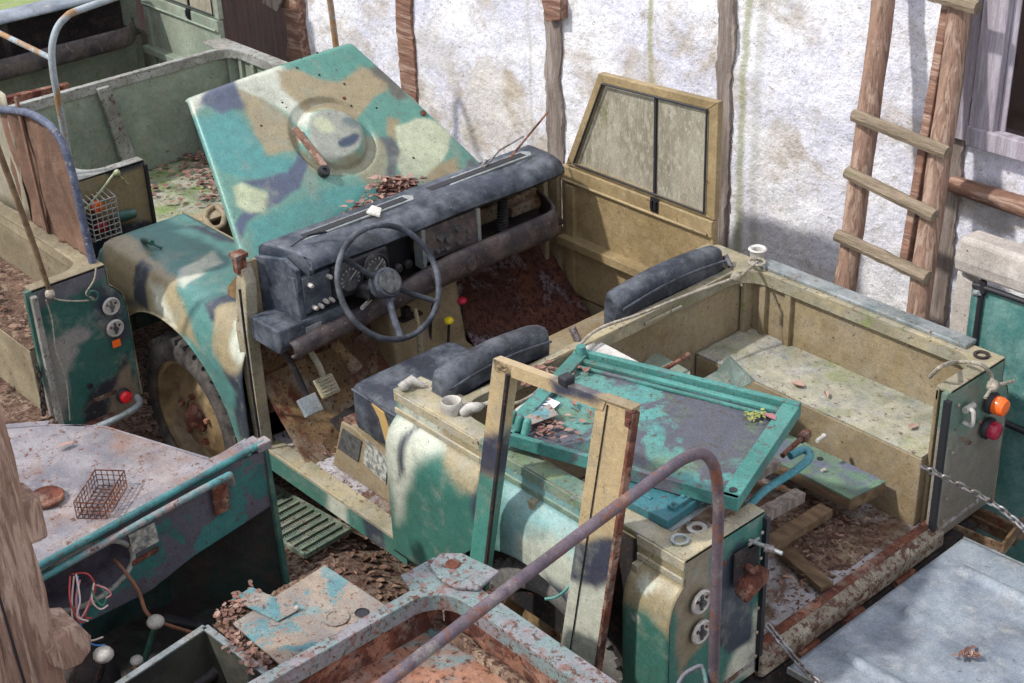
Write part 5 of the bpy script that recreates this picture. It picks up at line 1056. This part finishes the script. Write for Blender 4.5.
stuff(leaves('leaf_litter', scatter([(765, 540), (800, 505), (850, 495), (870, 520), (820, 560), (790, 560)], .60, 130, 31), 'leaf', .022, seed=31)+0 if False else leaves('leaf_litter', scatter([(765, 540), (800, 505), (850, 495), (870, 520), (820, 560), (790, 560)], .60, 260, 31)+scatter([(765, 600), (800, 560), (815, 580), (780, 610)], .60, 50, 32), 'leaf', .022, seed=31), 'dark leaf litter on the bed floor around the planks', 'leaves')
dm = part('dirt_heap', MB().surf([[PZ(815, 530, .585)+V((-.20+.4*i/24, -.16+.32*j/24, .035*max(0, 1-((i-12)/12)**2-((j-12)/12)**2)-.012+.008*noise.noise(V((i*.6, j*.6, 0))))) for j in range(25)] for i in range(25)]), 'dirt'); stuff(dm, 'brown dirt heap on the pale bed floor between the planks', 'dirt')
for i, (px, py, z, nm) in enumerate(((826, 397, .852, 'pink dead leaf on the mossy wheel box lid'), (912, 429, .852, 'dark red dead leaf at the rear end of the wheel box lid'), (797, 387, .852, 'curled brown dead leaf near the middle of the wheel box lid'))):
    tag(leaves('dead_leaf', [PZ(px, py, z)], 'leafred', .05, seed=40+i, curl=.4), nm, 'leaf')
stuff(leaves('leaf_litter', [V((random.uniform(-.9, -.75), random.uniform(.02, .06), 1.125)) for _ in range(3)]+[p for p in scatter([(518, 380), (545, 358), (560, 372), (535, 395)], 1.13, 40, 50)], 'leafred', .035, seed=50), 'reddish leaves caught between the bulkhead and the teal panel', 'leaves')
fp = part('fuel_pipe_bundle', MB().tube([PZ(500, 430, 1.1), PZ(560, 374, 1.1), PZ(592, 345, 1.1)], .016, 8).tube([PZ(508, 440, 1.08), PZ(566, 384, 1.08)], .012, 8), 'white', smooth=True); tag(fp, 'pale pipe lying along the left rim of the teal panel', 'pipe')
# small things in the dark bed under the panel
# leaning door frame in the gap
fp0, fn = V((-.4, -.115, 1.1)), V((0, 1, -.09))
def FP(x, y, o=0): return PP(x, y, fp0, fn)+V((0, o, 0))
df = thing('door_frame', 'beige, black and green metal window frame with a wide post leaning against the vehicle side', 'frame', (-.45, -.2, .2))
fo = [FP(497, 357), FP(516, 366), FP(492, 560), FP(475, 570)]
def down(p, z): d = (FP(475, 570)-FP(497, 357)); return p+d*((z-p.z)/d.z)
fo[2] = down(FP(486, 560), .30); fo[3] = down(FP(470, 568), .30)
def dense(poly, vec, nx=10, nz=60):
    a, b, c, d = [V(p) for p in poly]; return MB().surf([[a.lerp(b, i/nx).lerp(d.lerp(c, i/nx), j/nz) for j in range(nz+1)] for i in range(nx+1)])
def fpaint(o):
    paint(o, (192, 166, 118), [((66, 68, 84), [(460, 440), (540, 430), (540, 480), (460, 470)], .02), ((66, 68, 84), [(552, 372), (575, 378), (598, 388), (605, 402), (580, 398), (556, 392)], .02), ((60, 150, 126), [(450, 472), (540, 478), (540, 900), (420, 900)], .012), ((66, 68, 84), [(560, 545), (620, 535), (640, 560), (600, 600), (560, 600)], .012), ((200, 200, 178), [(560, 575), (600, 590), (625, 560), (660, 560), (660, 1000), (540, 1000)], .015)], fp0, fn)
o = part('side_bar', dense(fo, None), 'camo', df, solid=.03, off=0); fpaint(o)
o = part('side_bar_lip', MB().tube([FP(513, 372, -.02), down(FP(490, 560, -.02), .30)], .007, 8), 'dark', df)
tbp = [FP(497, 357), FP(610, 398), FP(606, 409), FP(499, 370)]
o = part('top_bar', dense(tbp, None, 60, 10), 'camo', df, solid=.03, off=0); fpaint(o)
wp_ = [FP(600, 396), FP(637, 408), FP(604, 634), FP(568, 612)]; d1 = FP(604, 634)-FP(637, 408); d0 = FP(568, 612)-FP(600, 396)
wp_[2] = wp_[1]+d1*((.28-wp_[1].z)/d1.z); wp_[3] = wp_[0]+d0*((.28-wp_[0].z)/d0.z)
o = part('wide_post', dense(wp_, None, 24, 110), 'camo', df, solid=.022, off=0); fpaint(o)
part('seam', MB().tube([FP(611, 403, -.014), FP(611, 403, -.014)+d0*1.6], .002, 6), 'dark', df)
part('rusty_edge', MB().bar(FP(637, 412, -.006), FP(637, 412, -.006)+d1*1.5, .010, .026, up=(0, 1, 0)), 'rust', df)
part('top_cap', MB().ob(FP(603, 397, -.018), FP(637, 409)-FP(603, 397), (0, .036, 0), (0, 0, .008)), 'tan', df, bevel=.003)
part('hinge', MB().tube([FP(634, 408, -.01), FP(633, 424, -.01)], .016, 10), 'rust', df); 
part('catch', MB().box(FP(566, 383)-V((.012, .022, .0)), FP(566, 383)+V((.022, .016, .028))), 'rubber', df, bevel=.006)
# ropes
rr = MB(); kn = PZ(757, 262, 1.15)
rr.tube(smooth_path([kn, PZ(745, 272, 1.16), PZ(737, 277, 1.16), PZ(690, 294, 1.15), PZ(640, 314, 1.15), PZ(592, 333, 1.15), PZ(560, 372, 1.12), PZ(520, 402, 1.12), PZ(478, 404, 1.15)], 6), .006, 8); rr.ball(PZ(736, 277, 1.16), .020, 8); rr.tube([kn+V((.03*math.cos(t), .03*math.sin(t), 0)) for t in [6.283*i/14 for i in range(14)]], .006, 6, closed=True); rr.tube([PZ(737, 277, 1.15), PZ(742, 286, 1.13)], .004, 6)
ro = part('rope', rr, 'rope', smooth=True); tag(ro, 'pale rope stretched across the bed from the far front corner to the taped bracket', 'rope')
rr = MB().tube(smooth_path([PX(930, 377, -.10), PX(942, 366, -.04), PZ(958, 362, 1.135), PX(980, 364, .012), PX(991, 375, .03), PX(992, 386, .05)], 6), .007, 8).ball(PX(993, 386, .06), .022, 8).tube([PX(993, 386, .06), PX(1014, 381, .08)], .006, 6).tube([PX(993, 386, .06), PX(985, 398, .07)], .006, 6)
ro = part('rope', rr, 'rope', smooth=True); tag(ro, 'rope loop knotted at the orange lamp of the far rear corner', 'rope')
# teal side panel of a hardtop standing at the right
hy = 1.84
def HP(x, y, o=0): return PY(x, y, hy)-V((0, o, 0))
ht = thing('vehicle_side_panel', 'large dusty teal body panel with grey-beige top trim standing behind the far rear corner', 'panel', (.3, hy, 0))
tl, tr2 = HP(962, 268), HP(962, 268)+V((1.2, 0, 0)); xL = HP(968, 300).x
part('panel_skin', MB().box((xL, hy, .02), (.95, hy+.03, HP(975, 285).z)), 'tealpanel', ht, bevel=.01)
jm = [HP(957, 270), HP(978, 288), HP(966, 330), HP(962, 334), HP(942, 326)]; d = jm[4]-jm[0]
part('corner_post', MB().prism([jm[0], jm[1], V((jm[1].x-.0, jm[1].y, .03)), V((jm[0].x-.03, jm[0].y, .03))], (0, .05, 0)), 'beigegrey', ht, bevel=.008)
zt_, zb2 = HP(964, 232).z, HP(960, 268).z; x0_ = HP(961, 250).x
part('top_trim', MB().prism([(x0_, hy-.03, zb2), (x0_-.005, hy-.04, zb2+.05), (x0_+.005, hy-.035, zt_-.01), (x0_+.02, hy-.02, zt_), (x0_+.02, hy+.06, zt_), (x0_, hy+.06, zb2)], (1.35, 0, 0)), 'beigegrey', ht, bevel=.012)
sp_ = smooth_path([(jm[1].x+.02, hy-.008, .1), (jm[1].x+.02, hy-.008, zb2-.10), (jm[1].x+.035, hy-.008, zb2-.055), (jm[1].x+.08, hy-.008, zb2-.035), (.9, hy-.008, zb2-.035)], 6)
part('rubber_seal', MB().tube(sp_, .011, 8), 'rubber', ht, smooth=True)
part('catch', MB().tube([HP(977, 292, .01), HP(983, 291, .02)], [.014, .01], 8), 'galv', ht, smooth=True)
part('waist_seal', MB().tube([HP(1004, 420, .015), HP(1004, 420, .015)+V((.9, 0, -.0))], .012, 8), 'rubber', ht, smooth=True)
# bracket irons behind the tailgate
br = thing('angle_iron', 'beige rusty angle iron bracket beside the far end of the lowered tailgate', 'bracket', PZ(985, 530, .45))
part('flange', MB().ob(PZ(968, 504, .50), PZ(1018, 528, .50)-PZ(968, 504, .50), (0, .01, 0), (0, 0, -.08)), 'tan_rust', br); part('web', MB().ob(PZ(965, 512, .46), PZ(1018, 540, .46)-PZ(965, 512, .46), (.05, .06, 0), (0, 0, .008)), 'tan_rust', br)
part('end_plate', MB().ob(PZ(1000, 556, .47), PZ(1020, 530, .47)-PZ(1000, 556, .47), (.01, .0, 0), (0, 0, .06)), 'tan_rust', br); part('flange_end', MB().ob(PZ(945, 533, .47), PZ(1000, 556, .47)-PZ(945, 533, .47), (0, .008, 0), (0, 0, .05)), 'tan_rust', br)
# grate and litter on the ground between the vehicles
gz = .16
G0, G1, G3 = PZ(305, 556, gz), PZ(350, 530, gz), PZ(262, 533, gz)
M['grate'] = mat('dusty_green_grate', (88, 130, 108), (120, 140, 116), scale=10, dust=.5, chips=.5, rough=.8)
gt = thing('metal_grate', 'green slotted metal grate lying in dead leaves below the door sill', 'grate', G0-V((0, 0, .02)))
gu = G1-G0; gv = (PZ(262, 530, gz)-G0); fr_ = MB()
fr_.bar(G0, G0+gu, .012, .02); fr_.bar(G0+gv*2, G0+gv*2+gu, .012, .02); fr_.bar(G0, G0+gv*2, .012, .02); fr_.bar(G0+gu, G0+gu+gv*2, .012, .02)
part('frame', fr_, 'grate', gt)
for i in range(1, 12): part('bar', MB().bar(G0+gv*2*i/12, G0+gv*2*i/12+gu, .012, .012), 'grate', gt)
mesh = MB()
for i in range(1, 22): mesh.bar(G0+gu*i/22-V((0, 0, .006)), G0+gu*i/22+gv*2-V((0, 0, .006)), .004, .006)
part('cross_wires', mesh, 'grate', gt)
rd = random.Random(77)
def gleaf(poly, n, seed): 
    return [(x, y, ground_z(x, y)) for x, y, z in scatter(poly, .12, n, seed)]
def ground_z(x, y):
    m = .13*max(0, 1-((x+1.75)/1.0)**2)*max(0, min(1, (.5-abs(y+.12))/.3))
    return m+.02*noise.noise(V((x*2, y*2, 0)))+.012*noise.noise(V((x*7, y*7, 3)))-.012
stuff(leaves('fallen_leaves', gleaf([(262, 470), (300, 480), (440, 560), (440, 600), (380, 600), (290, 580), (262, 560)], 230, 60)+gleaf([(125, 330), (160, 380), (215, 460), (130, 430)], 200, 61)+gleaf([(0, 240), (60, 280), (60, 330), (0, 300)], 10, 62), 'leaf', .036, seed=60), 'dead leaves strewn over the dirt between the vehicles', 'leaves')
stuff(leaves('fallen_leaves', [(O3[0]-random.uniform(.1, 1.5), O3[1]+random.uniform(1.25, 1.5), .86) for _ in range(160)]+[(O3[0]-random.uniform(.1, 1.2), O3[1]+random.uniform(.8, 1.22), .59) for _ in range(160)], 'leaf', .04, seed=64), 'dead leaves on the dirty wheel box and floor of the sandy vehicle bed', 'leaves')
# leaf piles on the main vehicle
stuff(leaves('leaf_pile', [PP(random.gauss(398, 13), random.gauss(196, 7), (-2.30, .9, 1.21), bn_)+bn_*random.uniform(0, .03) for _ in range(380)]+[PP(random.gauss(362, 8), random.gauss(214, 5), (-2.30, .7, 1.20), bn_)+bn_*random.uniform(0, .02) for _ in range(110)]+[PP(random.gauss(346, 5), random.gauss(223, 3), (-2.30, .6, 1.20), bn_)+bn_*random.uniform(0, .02) for _ in range(30)], 'leafred', .046, seed=70), 'reddish leaf pile caught between the raised bonnet and the dashboard', 'leaves')
stuff(leaves('leaf_litter', [(random.uniform(-2.1, -1.6), random.uniform(.1, .5), .515) for _ in range(60)]+[(random.uniform(-2.0, -1.75), random.uniform(1.0, 1.45), .56) for _ in range(50)], 'leafred', .03, seed=71), 'reddish leaf crumbs on the footwell floor by the pedals', 'leaves')
stuff(leaves('leaf_litter', [PZ(970+random.gauss(0, 7), 657+random.gauss(0, 3), .575) for _ in range(26)], 'leafred', .03, seed=72), 'small cluster of brown leaves on the lowered grey tailgate', 'leaves')
gn = part('cable', MB().tube(smooth_path([PY(545, 599, -.14), PY(556, 597, -.12), PY(566, 590, -.10), PY(571, 583, -.08)], 5), .005, 6), 'teal', smooth=True); tag(gn, 'short teal cable end hanging by the wide leaning post', 'cable')
# ------------------------------------------------------------------ the yard: ground, plastered wall, timbers, window
g = part('ground', MB().surf([[(x, y, ground_z(x, y)) for y in frange(-5, 4.5, 150)] for x in frange(-10, 4, 200)]), 'ground', smooth=True); struct(g)
WY = 2.15
def wallmat():
    global DARK
    DARK = 1.0
    m = mat('flaking_whitewash', (238, 238, 240), (216, 216, 228), scale=2.2, patch=(206, 196, 184), pamt=.30, pscale=3.2, dust=.35, dustc=(220, 214, 206), chips=.34, chipc=(176, 160, 144), rough=.95, bump=1.0, bscale=26, sharp=.12, spec=.1)
    DARK = .8
    nt = m.node_tree; N = nt.nodes; L = nt.links; bs = N['Principled BSDF']
    src = bs.inputs['Base Color'].links[0].from_socket
    tc = N.new('ShaderNodeTexCoord'); sx = N.new('ShaderNodeSeparateXYZ'); L.new(tc.outputs['Object'], sx.inputs[0])
    nz = N.new('ShaderNodeTexNoise'); nz.inputs['Scale'].default_value = 6; nz.inputs['Detail'].default_value = 8; L.new(tc.outputs['Object'], nz.inputs['Vector'])
    return m, nt, tc, sx, nz, src, bs
wm, nt, tc, sx, nz, src, bs = wallmat()
WX0, WX1 = -4.9, 2.6
wo = part('wall_back', MB().surf([[(x, WY+.012*noise.noise(V((x*3, 0, z*3)))+.006*noise.noise(V((x*11, 0, z*11))), z) for z in frange(-.05, 3.6, 120)] for x in frange(WX0, WX1, 240)]), wm, solid=.2, off=-1, smooth=True); struct(wo)
xc = (WX0+WX1)/2
def streaks(src):   # algae runs, and ochre loam where the lime has fallen off
    N, L = nt.nodes, nt.links
    for X_, w_, col, amt in ((PY(651, 60, WY).x, .02, (176, 176, 120), .75), (PY(745, 60, WY).x, .03, (164, 168, 120), .7), (PY(760, 60, WY).x, .035, (190, 190, 176), .5), (PY(530, 60, WY).x, .02, (190, 184, 160), .4)):
        a = N.new('ShaderNodeMath'); a.operation = 'SUBTRACT'; L.new(sx.outputs[0], a.inputs[0]); a.inputs[1].default_value = X_-xc
        wb = N.new('ShaderNodeMath'); wb.operation = 'MULTIPLY_ADD'; L.new(nz.outputs[0], wb.inputs[0]); wb.inputs[1].default_value = .05; L.new(a.outputs[0], wb.inputs[2])
        ab = N.new('ShaderNodeMath'); ab.operation = 'ABSOLUTE'; s0 = N.new('ShaderNodeMath'); s0.operation = 'SUBTRACT'; s0.inputs[1].default_value = .025; L.new(wb.outputs[0], s0.inputs[0]); L.new(s0.outputs[0], ab.inputs[0])
        mr = N.new('ShaderNodeMapRange'); mr.inputs[1].default_value = w_; mr.inputs[2].default_value = w_*.3; mr.inputs[3].default_value = 0; mr.inputs[4].default_value = amt; L.new(ab.outputs[0], mr.inputs[0])
        mx = N.new('ShaderNodeMix'); mx.data_type = 'RGBA'; L.new(mr.outputs[0], mx.inputs[0]); L.new(src, mx.inputs[6]); mx.inputs[7].default_value = (*lin(col), 1); src = mx.outputs[2]
    for X_, Z_, r_, col in ((PY(490, 120, WY).x, PY(490, 110, WY).z, .34, (206, 188, 150)), (PY(640, 70, WY).x, PY(640, 70, WY).z, .14, (200, 186, 160)), (PY(345, 60, WY).x, PY(345, 80, WY).z, .3, (206, 192, 166)), (PY(430, 50, WY).x, PY(430, 50, WY).z, .2, (212, 204, 188)), (PY(985, 230, WY).x, PY(985, 200, WY).z, .12, (150, 150, 150))):
        cb = N.new('ShaderNodeCombineXYZ'); cb.inputs[0].default_value = X_-xc; cb.inputs[2].default_value = Z_+.05
        sp = N.new('ShaderNodeCombineXYZ'); L.new(sx.outputs[0], sp.inputs[0]); L.new(sx.outputs[2], sp.inputs[2])
        dd = N.new('ShaderNodeVectorMath'); dd.operation = 'DISTANCE'; L.new(sp.outputs[0], dd.inputs[0]); L.new(cb.outputs[0], dd.inputs[1])
        ma = N.new('ShaderNodeMath'); ma.operation = 'MULTIPLY_ADD'; L.new(nz.outputs[0], ma.inputs[0]); ma.inputs[1].default_value = r_*2.2; L.new(dd.outputs['Value'], ma.inputs[2])
        mr = N.new('ShaderNodeMapRange'); mr.inputs[1].default_value = r_*2.05; mr.inputs[2].default_value = r_*1.75; mr.inputs[3].default_value = 0; mr.inputs[4].default_value = .38; L.new(ma.outputs[0], mr.inputs[0])
        mx = N.new('ShaderNodeMix'); mx.data_type = 'RGBA'; L.new(mr.outputs[0], mx.inputs[0]); L.new(src, mx.inputs[6]); mx.inputs[7].default_value = (*lin(col), 1); src = mx.outputs[2]
    L.new(src, bs.inputs['Base Color'])
streaks(src)
def rough_post(name, x0, x1, y0, y1, z0, z1, m, lean=0, amp=.012, seed=0, n=160, wx=None, wz=None):
    rows = []
    for i in range(n):
        z = z0+(z1-z0)*i/(n-1); dx = lean*(z-z0)
        r = []
        for j, (x, y) in enumerate([(x0, y1), (x0, y0), (x0+(x1-x0)*.33, y0), (x0+(x1-x0)*.66, y0), (x1, y0), (x1, y1)]):
            r.append((x+dx+amp*noise.noise(V((seed+j*3, 0, z*5)))*1.3+amp*.7*noise.noise(V((seed+j*3, 4, z*28))), y+amp*.5*noise.noise(V((seed, j*2, z*6))), z))
        rows.append(r)
    return part(name, MB().surf(rows, True), m, smooth=False)
for i, (xa, xb, m) in enumerate(((PY(401, 50, WY).x, PY(416, 50, WY).x, 'woodred'), (PY(548, 60, WY).x, PY(563, 60, WY).x, 'woodgrey'), (PY(718, 100, WY).x, PY(733, 100, WY).x, 'woodgrey'))):
    o = rough_post('trim_%d' % (i+1), xa, xb, WY-.018, WY+.05, 0, 3.3, {'woodred': 'woodred'}.get(m, m), seed=i*9, amp=.016); struct(o)
o = part('trim_4', MB().prism([PY(541, 0, WY-.05), PY(560, 0, WY-.05), PY(560, 20, WY-.05), PY(546, 22, WY-.05)], (0, .06, 0)), 'woodred', bevel=.004); struct(o)
# left end of the wall: corner timber, dark doorway behind
o = rough_post('trim_5', -4.97, -4.83, WY-.06, WY+.2, 0, 3.3, 'woodred', seed=40, amp=.02); struct(o)
o = part('wall_left', MB().surf([[(x, 2.75+.03*noise.noise(V((x*2, z, 0))), z) for z in frange(0, 3.6, 40)] for x in frange(-9.5, -4.4, 60)]), 'darkwood', solid=.1, off=-1); struct(o)
bb = MB()
o = part('trim_6', MB().bar((-9, 2.68, 1.55), (-4.9, 2.68, 1.35), .06, .16), 'darkwood', bevel=.01); struct(o)
o = part('trim_7', MB().bar((-5.02, 2.05, 1.22), (-4.92, 2.12, 1.42), .10, .10), 'woodgrey', bevel=.01); struct(o)
# window at the right end
xl, zb = PY(1000, 80, WY).x, PY(1005, 130, WY).z
wf = MB(); X0 = PY(985, 60, WY).x
wf.box((X0, WY-.06, zb-.07), (X0+.10, WY+.02, 3.2)); wf.box((X0, WY-.07, zb-.07), (1.2, WY+.02, zb+.005)); wf.box((X0+.10, WY-.03, zb), (X0+.13, WY+.0, 3.2))
win = part('window_1', wf, 'woodlav', bevel=.006); struct(win)
part('window_opening', MB().box((X0+.13, WY-.025, zb), (1.2, WY-.018, 3.2)), plain('dark_window_glass', (30, 22, 22), .15), win)
o = rough_post('trim_8', X0-.09, X0-.005, WY-.05, WY+.05, zb-.06, 3.2, 'woodlav', seed=55, amp=.008); struct(o)
o = rough_post('trim_9', X0-.13, X0-.03, WY-.02, WY+.05, 0, zb, 'woodgrey', seed=65, amp=.014); struct(o)
# reddish horizontal timber under the window
pa, pb = PY(952, 184, WY-.03), PY(1030, 209, WY-.03)
o = part('trim_10', MB().tube([pa, pa+(pb-pa)*.5, pa+(pb-pa)*1.5, pa+(pb-pa)*6], [.034, .036, .04, .042], 14), 'woodred', smooth=True); struct(o)
# ladder leaning on the wall
lp0, ln = V((-.85, 1.80, 1.0)), V((0, 1, -.20))
def LP(x, y, off=0): return PP(x, y, lp0-V((0, off, 0)), ln)
lad = thing('ladder', 'rustic wooden ladder with nailed rungs leaning against the white wall', 'ladder', (-.72, 1.62, 0))
def pole(a, b, r, m, name='ladder_pole', seed=0, down=None):
    a, b = V(a), V(b); d = (b-a)/(b.z-a.z)
    top = a+d*(2.5-a.z); bot = a+d*(.0-a.z); n = 40; pts = [bot+(top-bot)*i/n for i in range(n+1)]
    pts = [p+V((.008*noise.noise(V((seed, p.z*3, 0))), 0, 0)) for p in pts]
    return part(name, MB().tube(pts, [r*(1+.10*noise.noise(V((seed, 1, i*.4)))) for i in range(n+1)], 10, flat=.8), m, lad, smooth=True)
pole(LP(845, 287), LP(884, 0), .043, 'wood', seed=1)
pole(LP(918, 312), LP(962, 0), .043, 'wood', seed=2); 
pp = part('pole_batten', MB().bar(LP(906, 262, .0), LP(950, 0, .0), .035, .05, up=(0, -1, 0)), 'woodred', lad, bevel=.006)
for (xa, ya, xb, yb) in ((854, 115, 948, 153), (847, 172, 935, 216), (837, 235, 928, 278), (930, -6, 978, 8)):
    a, b = LP(xa, ya, .055), LP(xb, yb, .055); pts = [a+(b-a)*i/12 for i in range(13)]
    part('rung', MB().tube(pts, [0.025+.004*noise.noise(V((xa, i*.6, 0))) for i in range(13)], 8, flat=1), 'woodrung', lad)
# ------------------------------------------------------------------ light: open sky and a hazy sun from the front left
w = bpy.data.worlds.new('sky'); bpy.context.scene.world = w; w.use_nodes = True; nt = w.node_tree
bg = nt.nodes['Background']; tc = nt.nodes.new('ShaderNodeTexCoord'); sx = nt.nodes.new('ShaderNodeSeparateXYZ'); cr = nt.nodes.new('ShaderNodeValToRGB')
nt.links.new(tc.outputs['Generated'], sx.inputs[0]); nt.links.new(sx.outputs[2], cr.inputs[0]); nt.links.new(cr.outputs[0], bg.inputs[0])
e = cr.color_ramp.elements; e[0].position = .0; e[0].color = (.55, .56, .60, 1); e[1].position = .6; e[1].color = (.84, .87, 1.0, 1)
bg.inputs[1].default_value = 1.12
sd_ = bpy.data.lights.new('sun', 'SUN'); sd_.energy = 3.0; sd_.angle = math.radians(2.5); sd_.color = (1, .965, .92)
so = bpy.data.objects.new('sun', sd_); C.objects.link(so)
so.rotation_euler = V((.38, .78, -.98)).normalized().to_track_quat('-Z', 'Y').to_euler()
sc = bpy.context.scene; sc.view_settings.view_transform = 'Standard'; sc.view_settings.look = 'None'; sc.view_settings.gamma = 1; sc.view_settings.exposure = 0.42; sc.view_settings.use_curve_mapping = False
sc.cycles.max_bounces = 5; sc.cycles.diffuse_bounces = 3; sc.cycles.use_denoising = True
